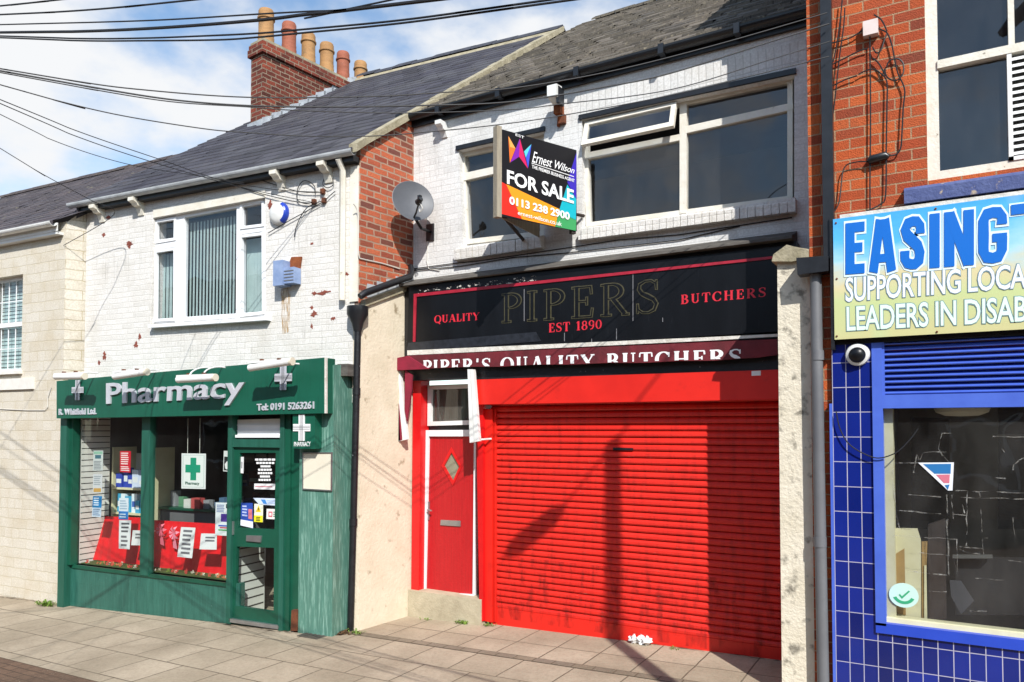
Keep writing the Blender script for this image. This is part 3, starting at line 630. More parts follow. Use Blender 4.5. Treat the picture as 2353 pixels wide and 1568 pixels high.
kh = MB(); kh.prism(BU.xz(0, (1409, 1029), (1455, 1030), (1455, 1035), (1409, 1035)), -.004, .02); bu.part(kh, 'slot', M['black_plastic'], shut)
gd = MB(); gq = BU.xz(-.05, (1112, 940), (1131, 940), (1131, 1431), (1110, 1427)); gd.prism(gq, -.05, .06); gd.prism([(q_[0] + .012, q_[1]) for q_ in BU.xz(-.05, (1131, 940), (1134, 940), (1134, 1431), (1131, 1431))], -.02, .05); bu.part(gd, 'guide_rail', M['red_paint'], shut)
bx = MB(); bq = BU.xz(-.21, (1087, 873), (1790, 850), (1790, 918), (1087, 930)); bq[1] = (-1.08, bq[1][1]); bq[2] = (-1.08, bq[2][1])
bx.prism(bq, -.21, .03); bx.prism(grow(bq, -.01), .031, .16); bu.part(bx, 'shutter_box', M['red_paint'], shut)
lt = MB(); lt.prism(BU.xz(-.212, (1727, 853), (1748, 852), (1748, 863), (1727, 864)), -.213, -.21); bu.part(lt, 'maker_label', M['paper'], shut)
# right-hand pier with its rough stone cap
PI_ = -1.01
pr = MB(); pq = BU.xz(PI_, (1789, 602), (1868, 592), (1880, 1568), (1810, 1568)); pr.prism([(-1.228, -.3), (-.962, -.3), (-.962, pq[1][1]), (-1.228, pq[0][1])], PI_, .1); bu.part(pr, 'pier', M['flaking_pillar'])
cp = MB(); zt = pq[0][1]
cv = [(-1.265, zt), (-1.25, zt + .06), (-1.14, zt + .13), (-1.06, zt + .10), (-.962, zt + .07), (-.962, zt - .01), (-1.1, zt - .02)]; cp.prism(cv, PI_ - .05, .0); bu.part(cp, 'pier_cap', M['mortar'])
for pts in (((955, 300), (1050, 285), (1045, 560), (955, 590)), ((1255, 225), (1335, 210), (1325, 500), (1250, 530)), ((1050, 590), (1240, 565), (1240, 600), (1050, 615)), ((1335, 555), (1660, 508), (1660, 540), (1335, 580))): w = MB(); w.quad(*[(x, -.0025, z) for x, z in BU.xz(-.002, *pts)]); bu.part(w, 'rain_streak', M['streak'])
# cables clipped along the front
cw = MB()
for pts in (((948, 618), (1040, 606), (1100, 600), (1250, 578), (1420, 552), (1560, 540), (1820, 500)), ((948, 622), (1060, 612), (1180, 592), (1300, 582), (1560, 552), (1700, 520))):
    cw.tube([(*BU.at(a, b, -.012)[:1], -.012, BU.at(a, b, -.012)[1]) for a, b in pts], .006, 5)
bu.part(cw, 'clipped_cable', M['cable'])
cw = MB(); cw.tube([(BU.at(a, b, -.012)[0], -.012, BU.at(a, b, -.012)[1]) for a, b in ((980, 500), (983, 560), (981, 600), (985, 618), (1010, 622))], .006, 5); bu.part(cw, 'clipped_cable', M['cable_pale'])
pk = MB(); q = BU.at(1292, 275, -.03); pk.box(q[0] - .04, q[0] + .04, -.06, -.002, q[1] - .05, q[1] + .05); bu.part(pk, 'junction_box', M['rust'])

# ------------------------------------------------------------------ butcher's sign, awning
sg = T(BU, (-3.6, YF, zbot), 'fascia_sign', 'black gloss butchers fascia sign with dull gold serif lettering under a red line', 'sign')
b = MB(); b.prism(fz, YF, -.203); bd = sg.part(b, 'board', M['black_gloss'])
fm_ = zm(896.2, 603.2, .3857)
b = MB(); y = YF - .012
b.prism(BU.xz(YF, (953, 676), (1790, 588), (1790, 594), (953, 683)), y, YF); b.prism(BU.xz(YF, (952, 676), (958, 676), (955, 786), (950, 786)), y - .001, YF); sg.part(b, 'red_line', M['red_line'])
b = MB(); b.prism(BU.xz(YF, (938, 806), (1640, 775), (1790, 768), (1790, 774), (1640, 783), (938, 817)), YF - .02, YF); sg.part(b, 'bottom_strip', M['white_trim'])
b = MB(); b.quad(*[(a, YF - .003, c) for a, c in BU.xz(YF, *fm_((165, 165), (880, 78), (880, 108), (165, 190)))]); sg.part(b, 'flaked_paint', M['flake'])
for k, (a, c, d) in enumerate(((1448, 60, 350), (1350, 395, 460), (800, 160, 350), (1202, 455, 495), (1040, 420, 470), (1625, 330, 355))): b = MB(); b.quad(*[(x, YF - .003, z) for x, z in BU.xz(YF, *fm_((a - 2, c), (a + 2, c), (a + 2, d), (a - 2, d)))]); sg.part(b, 'scratch', flat('77777a'))
b = MB(); b.prism(BU.xz(YF, *fm_((110, 480), (870, 415), (900, 470), (100, 535))), YF - .008, YF); sg.part(b, 'torn_film', mat('scuffed grey film', '2b2e35', '1b1d22', 14, .3))
PQ = BU.xz(YF, *fm_((660, 190), (1605, 98), (1605, 302), (660, 362)))
for m in serif('PIPERS', PQ, YF - .002, .16, .75, .022): lt1 = sg.part(m, 'gold_letter', M['letter_gold'])
for m in serif('PIPERS', PQ, YF - .006, .16, .62, -.004): sg.part(m, 'letter_fill', M['black_gloss'], bd)
red = []
red += serif('QUALITY', BU.xz(YF, *fm_((265, 318), (534, 298), (534, 343), (265, 363))), YF - .002, .1, 1.25)
red += serif('EST 1890', BU.xz(YF, *fm_((945, 365), (1262, 340), (1262, 395), (945, 418))), YF - .002, .12, 1.25)
red += serif('BUTCHERS', BU.xz(YF, *fm_((1732, 195), (2240, 148), (2240, 205), (1732, 250))), YF - .002, .2, 1.2)
for m in red: sg.part(m, 'red_letter', M['letter_red'])
aw = T(BU, (-3.6, -.3, 2.95), 'shop_awning', 'rolled maroon cloth awning with cropped white lettering above the red shutter', 'awning')
YA = -.30
top = [(936, 819), (1640, 787), (1640, 786), (1788, 781)]
b = MB(); b.prism(BU.xz(YA, (936, 818), (1640, 786), (1788, 780), (1788, 815), (1740, 822), (1700, 824), (1640, 829), (1560, 829.5), (1480, 834), (1400, 834), (1310, 838), (1230, 838), (1150, 843), (1080, 843), (985, 847)), YA, YA + .03)
tl_ = BU.xz(YA, (936, 818), (1788, 780)); b.quad((tl_[0][0], YA, tl_[0][1]), (tl_[1][0], YA, tl_[1][1]), (tl_[1][0], -.2, tl_[1][1] + .02), (tl_[0][0], -.2, tl_[0][1] + .02))
cl = aw.part(b, 'cloth', M['maroon'])
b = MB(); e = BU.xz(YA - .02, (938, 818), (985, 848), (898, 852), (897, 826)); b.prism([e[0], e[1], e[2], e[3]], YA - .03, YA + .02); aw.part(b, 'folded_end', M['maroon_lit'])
LZ = BU.xz(YA, (985, 846), (1700, 824)); lq = BU.xz(YA, *fm_((195, 585), (2095, 516), (2095, 610), (195, 668)))
for m in serif("PIPER'S QUALITY BUTCHERS", lq, YA - .002, .16, 1.35, 0, LZ): aw.part(m, 'letter', M['letter_white'], cl)
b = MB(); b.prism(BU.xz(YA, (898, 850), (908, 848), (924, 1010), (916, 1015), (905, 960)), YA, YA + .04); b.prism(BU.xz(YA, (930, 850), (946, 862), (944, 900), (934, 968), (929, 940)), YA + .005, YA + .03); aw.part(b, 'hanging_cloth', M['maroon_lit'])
def folded_arm(pts, y):
    b = MB(); q = BU.xz(y, *pts); n = 4
    for i in range(n): b.prism([bil(q, (i + .05) / n, 1), bil(q, (i + .95) / n, 1), bil(q, (i + .95) / n, 0), bil(q, (i + .05) / n, 0)], y + .008 * (i % 2), y + .06)
    aw.part(b, 'folding_arm', M['white_plastic'])
folded_arm([(911, 852), (917, 852), (934, 1010), (915, 1015)], YA + .0); folded_arm([(1074, 849), (1087, 849), (1100, 1014), (1079, 1018)], YA - .02)
b = MB(); q = BU.at(1100, 1011, -.2); b.tube([(q[0], -.26, q[1]), (q[0] + .09, -.06, q[1] + .01)], .012, 6); aw.part(b, 'bracket', M['white_plastic'])

# ------------------------------------------------------------------ PHARMACY
YS = -.30                                     # shop front line, proud of the upper wall
ph = T(PH, (-2.4, 0, -.2), 'pharmacy_building', 'white painted pharmacy house with green tiled shop front and slate roof beside the red shutter', 'shop')
hole = PH.xz(0, (353, 502), (609, 454), (612, 728), (344, 746))
w = MB(); w.prism([(-5.02, 2.6), (0, 2.6), (0, 5.58), (-5.02, 5.58)], 0, .22, [hole]); ph.part(w, 'wall', M['white_brick_old'])
# the side walls and roof of this house run back a little askew of its front
SH = .2017; PG = Fr((PH.o.x, PH.o.y), -6)
zb0 = PG.atx(818, 680, 0)[1]; zb1 = PG.atx(938, 640, 0)[1]
w = MB(); w.side([(0.0, 2.9), (0.96, 2.9), (.99, 6.50), (0.0, 5.74)], -.06, .012).shear(SH); ph.part(w, 'brick_return', M['old_brick'])
w = MB(); w.side([(-.02, -.6), (1.0, -.6), (1.0, zb1 - .06), (-.02, zb0 - .12)], -.06, .05).shear(SH); ph.part(w, 'plaster_return', M['cream_plaster'])
w = MB(); w.side([(.02, zb0 - .13), (1.0, zb1 - .07), (1.0, zb1 + .0), (.02, zb0 - .05)], .012, .085).shear(SH); ph.part(w, 'coping', M['mortar'])
stp = MB()
for i in range(5):                            # stepped lead soakers
    y0 = .12 + i * .16; z0 = zb0 + .02 + (zb1 - zb0) * y0; stp.side([(y0, z0 - .06), (y0 + .19, z0 - .02), (y0 + .19, z0 + .11), (y0, z0 + .11)], .010, .018)
ph.part(stp.shear(SH), 'lead_flashing', M['lead'])
# roof
ze, ye, sl_ = 5.66, -.16, .767; yr = 4.5; zr = ze + sl_ * (yr - ye)
xL, xR = -5.03, .02
w = MB(); slates(w, lambda y: xL, lambda y: xR, ye, yr, ze, sl_, 27, .30, .013, .004); w.quad((xL, ye, ze - .012), (xR, ye, ze - .012), (xR, yr, zr - .012), (xL, yr, zr - .012)); w.quad((xL, ye, ze - .05), (xR, ye, ze - .05), (xR, ye, ze), (xL, ye, ze))
w.quad((xL, ye, ze), (xL, yr, zr), (xL, yr, zr - .4), (xL, ye, ze - .25)); w.quad((xL, yr, zr), (xR, yr, zr), (xR, yr + 4, zr - 2.8), (xL, yr + 4, zr - 2.8)); w.quad((xR, 1.0, ze + .80), (xR, yr, zr), (xR, yr, zr - .8), (xR, 1.0, ze))
roof = ph.part(w.shear(SH), 'roof', [M['slate_a'], M['slate_b'], M['slate_c']])
w = MB(); ridge_run(w, -4.2, .05, yr, zr + .03, 10); ph.part(w.shear(SH), 'ridge_tiles', M['ridge'], roof)
w = MB(); w.side([(yr - .22, zr - .17), (yr - .16, zr - .085), (yr - .14, zr - .14)], -4.2, .05); ph.part(w.shear(SH), 'ridge_mortar', M['mortar'], roof)
w = MB(); n = 26
for i in range(n):
    fq = lambda t: (ye + (yr - ye) * t, ze + (zr - ze) * t); (ya, za), (yb, zb) = fq(i / n), fq((i + .97) / n); j = random.uniform(-.008, .008)
    w.side([(ya, za - .05), (yb, zb - .05), (yb, zb + .045 + j), (ya, za + .045 + j)], -.045 + j, .075 + j)
ph.part(w.shear(SH), 'verge', M['mortar'], roof)
# chimney on the left party wall
def on_roof(px, py):
    lo, hi = -.1, 12
    for _ in range(50):
        m = (lo + hi) / 2; q = PH.p(px, py, m)
        lo, hi = (m, hi) if q.z > ze + sl_ * (m - ye) else (lo, m)
    return PH.p(px, py, lo)
c0 = on_roof(603, 286); cw_ = PH.w(*c0); CHF = Fr((cw_.x, cw_.y), -6)
toPH = lambda x, y, z: tuple(PH.loc(CHF.w(x, y, z)))
def chim(m): m.v = [toPH(*q) for q in m.v]; return m
CW = c0.x - PH.at(568, 296, c0.y)[0]; CL = 2.75; zt0 = CHF.atx(607, 92, .03)[1]; zb_ = CHF.atx(604, 121, 0)[1]
stack = MB(); stack.box(-CW, 0, 0, CL, c0.z - .9, zb_ + .01)
for k, (o, za, zb) in enumerate(((.045, zb_, zt0 - .085), (.03, zt0 - .085, zt0))): stack.box(-CW - o, o, -o, CL + o, za, zb)
chimney = ph.part(chim(stack), 'chimney', M['chimney_brick'], roof)
fl = MB(); fl.box(-CW - .01, .012, -.01, CL - .1, zt0, zt0 + .05); ph.part(chim(fl), 'flaunching', M['mortar'], roof)
fl = MB()
for i in range(11):                           # stepped lead up the side of the stack
    y0 = -.03 + i * .19; z0 = c0.z + sl_ * .98 * y0 - .05; fl.side([(y0, z0), (y0 + .24, z0 + .19), (y0 + .24, z0 + .30), (y0 + .02, z0 + .19)], .002, .016)
fl.box(-CW - .02, .03, -.05, -.005, c0.z - .12, c0.z + .07)
ph.part(chim(fl), 'lead_flashing', M['lead'], roof)
for i, (pa, pb, pt, mm) in enumerate(((592, 632, 20, 'y'), (646, 683, 50, 'r'), (691, 727, 75, 'y'), (733, 769, 97, 'y'), (772, 805, 117, 'r'), (812, 845, 139, 'y'))):
    xc = -CW / 2; yc, zt = CHF.atx((pa + pb) / 2, pt + 5, xc)
    zc_ = (CHF.w(xc, yc, zt) - CAM).dot(FV); r = (pb - pa) / 2 * zc_ / F_PX * .97; zbs = zt0 + .03; h = zt - zbs
    pr = [(r * .98, 0), (r * 1.0, h * .08), (r * .93, h * .11), (r * .95, h * .2), (r * .9, h * .24), (r * .92, h * .32), (r * .88, h * .36), (r * .88, h * .70), (r * 1.02, h * .73), (r * 1.02, h * .77), (r * .90, h * .80), (r * .90, h * .95), (r * .80, h), (r * .70, h), (r * .68, h * .8), (.001, h * .8)]
    b = MB(); b.lathe(pr, toPH(xc, yc, zbs), 20); ph.part(b, 'chimney_pot', M['terracotta_' + mm], roof, smooth=True)
# eaves
w = MB(); half_gutter(w, -5.18, .03, -.16, 5.64, .062); ph.part(w, 'gutter', M['grey_gutter'])
w = MB(); w.box(-5.02, .0, -.12, -.002, 5.53, 5.60); ph.part(w, 'soffit', M['black_paint'])
for px, py in ((222, 492), (312, 474), (637, 404), (745, 380)):
    q = PH.at(px, py, -.1); b = MB(); corbel(b, q[0], 0, 5.55, .11, .19, .14); ph.part(b, 'corbel', M['old_white'])
q = PH.at(787, 500, -.06); b = MB(); b.tube([(q[0], -.15, 5.57), (q[0], -.06, 5.45), (q[0], -.06, PH.at(790, 690, -.06)[1])], .04); b.box(-.12, -.0, -.02, -.001, PH.at(800, 695, 0)[1], 5.5); ph.part(b, 'white_downpipe', M['old_white'], smooth=True)
# upper window
yw = .05; bars = []
wz = zm(0, 430.8, .3114)
def Q(y, *p): return PH.xz(y, *p)
O = Q(yw, (353, 503), (609, 456), (611, 726), (344, 744))
bars = [(Q(yw, (405, 492), (424, 489), (421, 741), (404, 743)), yw - .002, yw + .07), (Q(yw, (544, 466), (556, 464), (556, 731), (542, 733)), yw - .002, yw + .07),
        (Q(yw, (355, 553), (412, 545), (412, 566), (355, 575)), yw - .004, yw + .06), (Q(yw, (547, 524), (608, 515), (608, 531), (547, 540)), yw - .004, yw + .06)]
for (a_, b2_) in (((357, 505), (404, 553)), ((356, 577), (404, 738)), ((553, 468), (607, 522)), ((551, 542), (607, 724))):
    pass
panes = [Q(yw, (362, 505), (405, 498), (405, 553), (362, 560)), Q(yw, (360, 575), (405, 568), (404, 735), (358, 737)), Q(yw, (424, 490), (544, 468), (543, 728), (421, 733)), Q(yw, (556, 465), (605, 458), (605, 520), (556, 526)), Q(yw, (556, 540), (605, 534), (606, 722), (556, 728))]
sashes = [Q(yw, (358, 507), (406, 499), (405, 553), (358, 561)), Q(yw, (357, 576), (405, 569), (404, 737), (355, 740)), Q(yw, (553, 466), (608, 458), (608, 521), (553, 528)), Q(yw, (552, 541), (608, 534), (609, 722), (552, 729))]
wo = casement(ph, O, yw, 'window', bars, panes, (M['upvc'], M['glass_up']), .06)
for q in sashes: w = MB(); w.frame(q, grow(q, -.038), yw - .016, yw + .03); ph.part(w, 'opening_sash', M['upvc'], wo)
w = MB()
for i in range(16): a = Q(yw + .16, (424 + i * 7.6, 600))[0][0]; w.add([(a, yw + .14, 3.82), (a + .037, yw + .137, 3.82), (a + .037, yw + .137, 5.2), (a, yw + .14, 5.2)], [(0, 1, 2, 3)])
for i in range(4): a = Q(yw + .16, (362 + 14 + i * 8, 600))[0][0]; w.box(a, a + .05, yw + .15, yw + .155, 3.82, 4.80)
for i in range(7): a = Q(yw + .16, (558 + i * 7, 600))[0][0]; w.box(a, a + .058, yw + .15, yw + .155, 3.82, 4.85)
ph.part(w, 'vertical_blind', M['blind'], wo)
w = MB(); q = Q(-.08, (341, 746), (613, 727), (613, 736), (341, 754)); w.prism(q, -.09, yw + .02); ph.part(w, 'window_sill', M['upvc'], wo)
w = MB(); room(w, -4.9, -.1, .22, 3.0, 3.3, 5.5); ph.part(w, 'upper_room', mat('dim teal room', '2c3a42', '26323a', 2, .9))
w = MB(); w.prism(Q(-.012, (352, 482), (608, 436), (608, 454), (352, 501)), -.014, -.001); ph.part(w, 'lintel', M['old_white'])
# paint peeled back to the brick, stains
for px, py, a, b_ in ((297, 560, 11, 9), (298, 566, 6, 10), (238, 540, 6, 5), (320, 775, 6, 9), (312, 792, 6, 11), (240, 818, 6, 14), (228, 833, 5, 7), (743, 673, 20, 8), (722, 675, 8, 8), (722, 722, 11, 9), (766, 732, 9, 6), (716, 750, 4, 9), (716, 707, 5, 5), (795, 630, 10, 4), (620, 470, 8, 12), (716, 560, 6, 3), (250, 500, 8, 4)):
    q = Q(-.003, (px - a, py - b_), (px + a, py - b_), (px + a, py + b_), (px - a, py + b_)); cx_, cz_, hx_, hz_ = (q[0][0] + q[1][0]) / 2, (q[0][1] + q[2][1]) / 2, abs(q[1][0] - q[0][0]) / 2, abs(q[0][1] - q[2][1]) / 2; w = MB(); w.prism([(cx_ + hx_ * random.uniform(.25, 1.0) * cos(2 * pi * k / 17), cz_ + hz_ * random.uniform(.25, 1.0) * sin(2 * pi * k / 17)) for k in range(17)], -.003, .001); ph.part(w, 'peeled_paint', M['bare_brick'])
for pts in (((345, 757), (612, 738), (612, 830), (345, 850)), ((215, 500), (350, 470), (345, 640), (210, 660)), ((620, 430), (775, 400), (778, 560), (625, 585)), ((668, 690), (780, 690), (785, 815), (668, 825))): w = MB(); w.quad(*[(x, -.0025, z) for x, z in Q(-.002, *pts)]); ph.part(w, 'rain_streak', M['streak'])
w = MB(); q = Q(-.003, (645, 664), (668, 660), (664, 764), (648, 768)); w.quad(*[(x, -.004, z) for x, z in q]); ph.part(w, 'rust_stain', M['rust_stain'])
# shop front: stall riser, posts, door
def prism(part, fq, y0, y1, name, m, parent=None, **k): b = MB(); b.prism(fq, y0, y1); return part.part(b, name, m, parent, **k)
zsl = Q(YS, (330, 1316))[0][1]
w = MB(); w.box(-4.82, -1.58, YS, YS + .1, -.7, zsl); w.box(-1.62, -.9, YS, YS + .1, -.7, Q(YS, (590, 1428))[0][1] - .06); ph.part(w, 'stall_riser', M['green_tile'])
zt_ = 2.52
w = MB(); w.box(-4.94, -4.80, YS - .10, YS + .05, -.6, 2.44); ph.part(w, 'corner_post', M['green_pale'])
w = MB(); w.box(-4.80, -4.72, YS - .06, YS + .05, zsl, 2.44); ph.part(w, 'corner_post', M['green_dark'])
xm0, xm1 = Q(YS, (327, 1200), (346, 1200)); w = MB(); w.box(xm0[0], xm1[0], YS - .03, YS + .06, zsl - .03, zt_); ph.part(w, 'window_post', M['green_pale'])
xd0, xd1, xd2 = Q(YS, (528, 1200))[0][0], Q(YS, (655, 1200))[0][0], Q(YS, (690, 1250))[0][0]
w = MB(); w.box(-4.75, xd0 + .02, YS - .02, YS + .08, zsl - .05, zsl + .0); ph.part(w, 'window_sill', M['green_dark'])
glz = MB(); glz.quad((-4.74, YS + .03, zsl), (xm0[0], YS + .03, zsl), (xm0[0], YS + .03, zt_), (-4.74, YS + .03, zt_)); ph.part(glz, 'shop_window', M['glass_shop'])
glz = MB(); glz.quad((xm1[0], YS + .03, zsl), (xd0, YS + .03, zsl), (xd0, YS + .03, zt_), (xm1[0], YS + .03, zt_)); ph.part(glz, 'shop_window', M['glass_shop'])
zd0 = Q(YS, (590, 1425))[0][1]; zd1 = Q(YS, (590, 1028))[0][1]
w = MB(); w.box(xd0, xd0 + .075, YS - .05, YS + .06, zd0 - .08, zt_); w.box(xd1 - .05, xd1 + .02, YS - .05, YS + .06, zd0 - .25, zt_); w.box(xd0, xd1, YS - .045, YS + .06, zd1, zd1 + .10); ph.part(w, 'door_frame', M['green_pale'])
w = MB(); q = Q(YS, (543, 965), (655, 962), (653, 1006), (543, 1006)); w.prism(q, YS + .02, YS + .05); w.prism([q[3], q[2], (q[2][0], q[2][1] + .035), (q[3][0], q[3][1] + .035)], YS - .02, YS + .02)
for t in (.36, .68): a = bil(q, 0, t); w.box(q[0][0], q[1][0], YS + .012, YS + .02, a[1], a[1] + .01)
ph.part(w, 'transom_panel', M['upvc'])
D0 = Q(YS, (541, 1032), (652, 1032), (640, 1430), (532, 1412)); D0 = [(xd0 + .075, zd1), (xd1 - .05, zd1), (xd1 - .05, zd0 - .02), (xd0 + .075, zd0 - .02)]
up = Q(YS, (552, 1041), (635, 1041), (632, 1217), (549, 1213)); lo_ = Q(YS, (545, 1256), (631, 1259), (630, 1406), (541, 1392))
w = MB(); w.prism(D0, YS - .01, YS + .04, [up, lo_]); door = ph.part(w, 'door', M['green_dark'])
w = MB(); w.quad(*[(x, YS + .02, z) for x, z in up]); ph.part(w, 'door_pane', M['glass_door'], door); w = MB(); w.quad(*[(x, YS + .02, z) for x, z in lo_]); ph.part(w, 'door_pane', M['glass_door'], door)
w = MB(); q = Q(YS, (570, 1230), (604, 1231), (602, 1246), (569, 1243)); w.prism(q, YS - .03, YS); ph.part(w, 'letterbox', M['chrome'], door)
w = MB(); a = Q(YS, (537, 1212))[0]; w.box(a[0] - .02, a[0] + .02, YS - .035, YS - .01, a[1] - .09, a[1] + .08); ph.part(w, 'door_lock', M['chrome'], door)
w = MB(); w.box(xd0 + .05, xd1 - .04, YS - .05, YS + .02, zd0 - .06, zd0 - .015); ph.part(w, 'threshold', M['chrome'])
w = MB(); w.box(xd1 + .02, xd2 + .02, YS + .0, YS + .05, -.6, 2.46); w.box(xd1 + .02, xd1 + .10, YS - .03, YS, -.6, 2.46); ph.part(w, 'door_side_panel', M['green_dark'])
xpf = Q(YS, (742, 1250))[0][0]
w = MB(); w.box(xd2 + .015, -.09, YS - .045, YS + .3, -.7, 3.03); pil = ph.part(w, 'pilaster', M['green_tile_pale'])
w = MB(); w.side([(YS - .046, -.7), (.02, -.7), (.02, 3.04), (YS - .046, 3.04)], -.091, -.086); ph.part(w, 'pilaster_side', M['green_tile_side'])
w = MB(); w.box(-.14, .012, YS + .08, -.002, PH.atx(780, 862, 0)[1], PH.atx(780, 834, 0)[1]); ph.part(w, 'lintel_end', M['grey_ledge'])
w = MB(); w.box(-4.94, -.1, YS, .0, 2.47, 3.0); ph.part(w, 'fascia_backing', M['green_dark'])
w = MB(); q = Q(YS - .05, (671, 1402), (685, 1402), (684, 1450), (669, 1450)); w.prism(q, YS - .06, YS); ph.part(w, 'rusty_foot', M['rust'])
# inside
w = MB(); room(w, -4.78, -.32, YS + .07, 2.6, -.28, 2.6); ph.part(w, 'shop_interior', M['interior_dark'])
w = MB(); w.box(-4.77, -.33, YS + .08, 2.58, -.27, -.24); ph.part(w, 'shop_floor', M['floor_in'])
w = MB(); w.m = 0; w.box(-4.775, -4.74, YS + .08, .24, -.2, 2.5); w.m = 1
for i in range(27): w.box(-4.742, -4.7385, YS + .09, .235, .2 + i * .085, .212 + i * .085)
ph.part(w, 'slatwall', [M['slatwall'], M['groove']])
w = MB(); w.m = 0; xa = xd0 + .02; w.box(xa - .03, xa, YS + .1, .30, -.2, .86); w.m = 1
for i in range(8): w.box(xa - .001, xa + .0025, YS + .11, .28, -.04 + i * .11, -.022 + i * .11)
ph.part(w, 'slatted_end_panel', [M['slatwall'], M['groove']])
w = MB(); w.box(-4.7, xd0 - .04, YS + .08, .35, .1, zsl + .01); ph.part(w, 'window_bed', M['turf'])

# ------------------------------------------------------------------ pharmacy sign and its lamps
YG = -.50
sgq = Q(YG, (130, 876), (745, 822), (745, 950), (130, 962))
ps = T(PH, ((sgq[0][0] + sgq[1][0]) / 2, YG, sgq[2][1]), 'fascia_sign', 'long green sign board with raised silver pharmacy lettering over the shop window', 'sign')
b = MB(); b.prism(sgq, YG, -.302); ps.part(b, 'board', M['green_sign'])
b = MB(); b.prism([(sgq[1][0], sgq[1][1]), (sgq[1][0] + .02, sgq[1][1]), (sgq[2][0] + .02, sgq[2][1]), sgq[2]], YG + .005, YG + .035); ps.part(b, 'end_trim', M['white_trim'])
sgz = zm(126.4, 804.2, .2686)
b = MB(); text(b, 'Pharmacy', Q(YG, *sgz((450, 287), (1640, 215), (1610, 470), (450, 520))), YG - .025, .024, .014); ps.letters(b, 'letter', M['steel'])
b = MB(); text(b, 'R. Whitfield Ltd.', Q(YG, *sgz((38, 505), (358, 497), (358, 552), (38, 558))), YG - .014, .013, .02); ps.letters(b, 'letter', M['steel'])
b = MB(); text(b, 'Tel: 0191 5263261', Q(YG, *sgz((1732, 462), (2220, 440), (2220, 505), (1732, 522))), YG - .014, .013, .02); ps.letters(b, 'letter', M['steel'])
def cross(fr, y, c, w, h, t, d):             # an upright cross as one outline
    x0, z0 = fr.at(*c, y); W, H = w / 2, h / 2; a, e = W * t, H * t
    return [(x0 - a, z0 - H), (x0 + a, z0 - H), (x0 + a, z0 - a), (x0 + W, z0 - a), (x0 + W, z0 + a), (x0 + a, z0 + a), (x0 + a, z0 + H), (x0 - a, z0 + H), (x0 - a, z0 + a), (x0 - W, z0 + a), (x0 - W, z0 - a), (x0 - a, z0 - a)]
for c, w_, h_ in (((182, 897), .24, .28), ((654, 868), .26, .30)):
    b = MB(); b.prism(cross(PH, YG, c, w_, h_, .36, 0), YG - .03, YG - .018); b.prism(cross(PH, YG, c, w_ * .55, h_ * .9, .2, 0), YG - .018, YG); cr = ps.part(b, 'metal_cross', M['steel'])
    b = MB(); x0, z0 = PH.at(*c, YG)
    for k in (-.016, 0, .016): b.box(x0 - w_ / 2, x0 + w_ / 2, YG - .0315, YG - .029, z0 + k - .003, z0 + k + .003); b.box(x0 + k - .003, x0 + k + .003, YG - .0325, YG - .029, z0 - h_ / 2, z0 + h_ / 2)
    ps.part(b, 'engraved_lines', M['grey_plastic'], cr)
LAMPS = (((128, 866), (192, 865)), ((263, 866), (335, 855)), ((409, 873), (492, 868)), ((574, 846), (668, 831)))
LL = ('white tube sign lamp at the left end of the green sign', 'white tube sign lamp above the letter P of the green sign', 'white tube sign lamp on two curved arms over the middle of the green sign', 'white tube sign lamp nearest the right end of the green sign')
for (a, c), lab in zip(LAMPS, LL):
    yl = -.80; A, C = PH.p(*a, yl), PH.p(*c, yl); z = (A.z + C.z) / 2
    l = T(PH, ((A.x + C.x) / 2, YG, z), 'sign_lamp', lab, 'lamp', 'sign lamps along the pharmacy sign')
    b = MB(); b.tube([(A.x, yl, A.z), (C.x, yl, C.z)], .042, 14); b.box(A.x, C.x, yl - .03, yl + .03, z + .025, z + .05); l.part(b, 'tube_housing', M['white_plastic'], smooth=True)
    b = MB(); b.tube([(C.x, yl, C.z), (C.x + .03, yl, C.z)], .046, 14); l.part(b, 'end_cap', M['plaque'], smooth=True)
    for f in (.33, .70):
        x = A.x + (C.x - A.x) * f; zb2 = min(z + .14, sgq[0][1] + .04); pts = [(x, yl + .30 * (1 - cos(t)), z + .03 + (zb2 - z + .02) * sin(t)) for t in [pi / 2 * k / 7 for k in range(8)]]
        pts.append((x + .05, YG, zb2 + .045)); b = MB(); b.tube(pts, .010, 6); l.part(b, 'curved_arm', M['white_plastic'], smooth=True)
    b = MB()
    for f in (.3, .72): b.box(A.x + (C.x - A.x) * f - .015, A.x + (C.x - A.x) * f + .015, yl - .02, yl + .02, z + .04, z + .07)
    l.part(b, 'rusty_clip', M['rust'])
# cross sign beside the door
yx = -.47
xs = Q(yx, (673, 951), (727, 951), (723, 1032), (672, 1031)); xs[0] = (xs[3][0], xs[0][1]); xs[1] = (xs[2][0], xs[1][1])
p_ = T(PH, ((xs[0][0] + xs[1][0]) / 2, yx, xs[2][1]), 'cross_sign', 'square green sign with a white cross beside the pharmacy door', 'sign')
b = MB(); b.prism(xs, yx, YS - .046); p_.part(b, 'sign_box', M['green_sign'])
b = MB(); b.prism(cross(PH, yx, (694, 983), .25, .31, .34, 0), yx - .012, yx); cr = p_.part(b, 'white_cross', M['letter_white'])
b = MB(); x0, z0 = PH.at(694, 983, yx)
for k in (-.018, .0, .018): b.box(x0 - .125, x0 + .125, yx - .0135, yx - .0115, z0 + k - .003, z0 + k + .003); b.box(x0 + k - .003, x0 + k + .003, yx - .0145, yx - .0115, z0 - .155, z0 + .155)
p_.part(b, 'cross_lines', M['grey_plastic'], cr)
b = MB(); text(b, 'PHARMACY', Q(yx, (676, 1016), (714, 1015), (714, 1026), (676, 1026)), yx - .004, .003, .006); p_.letters(b, 'letter', M['letter_white'])
yb = YS - .046
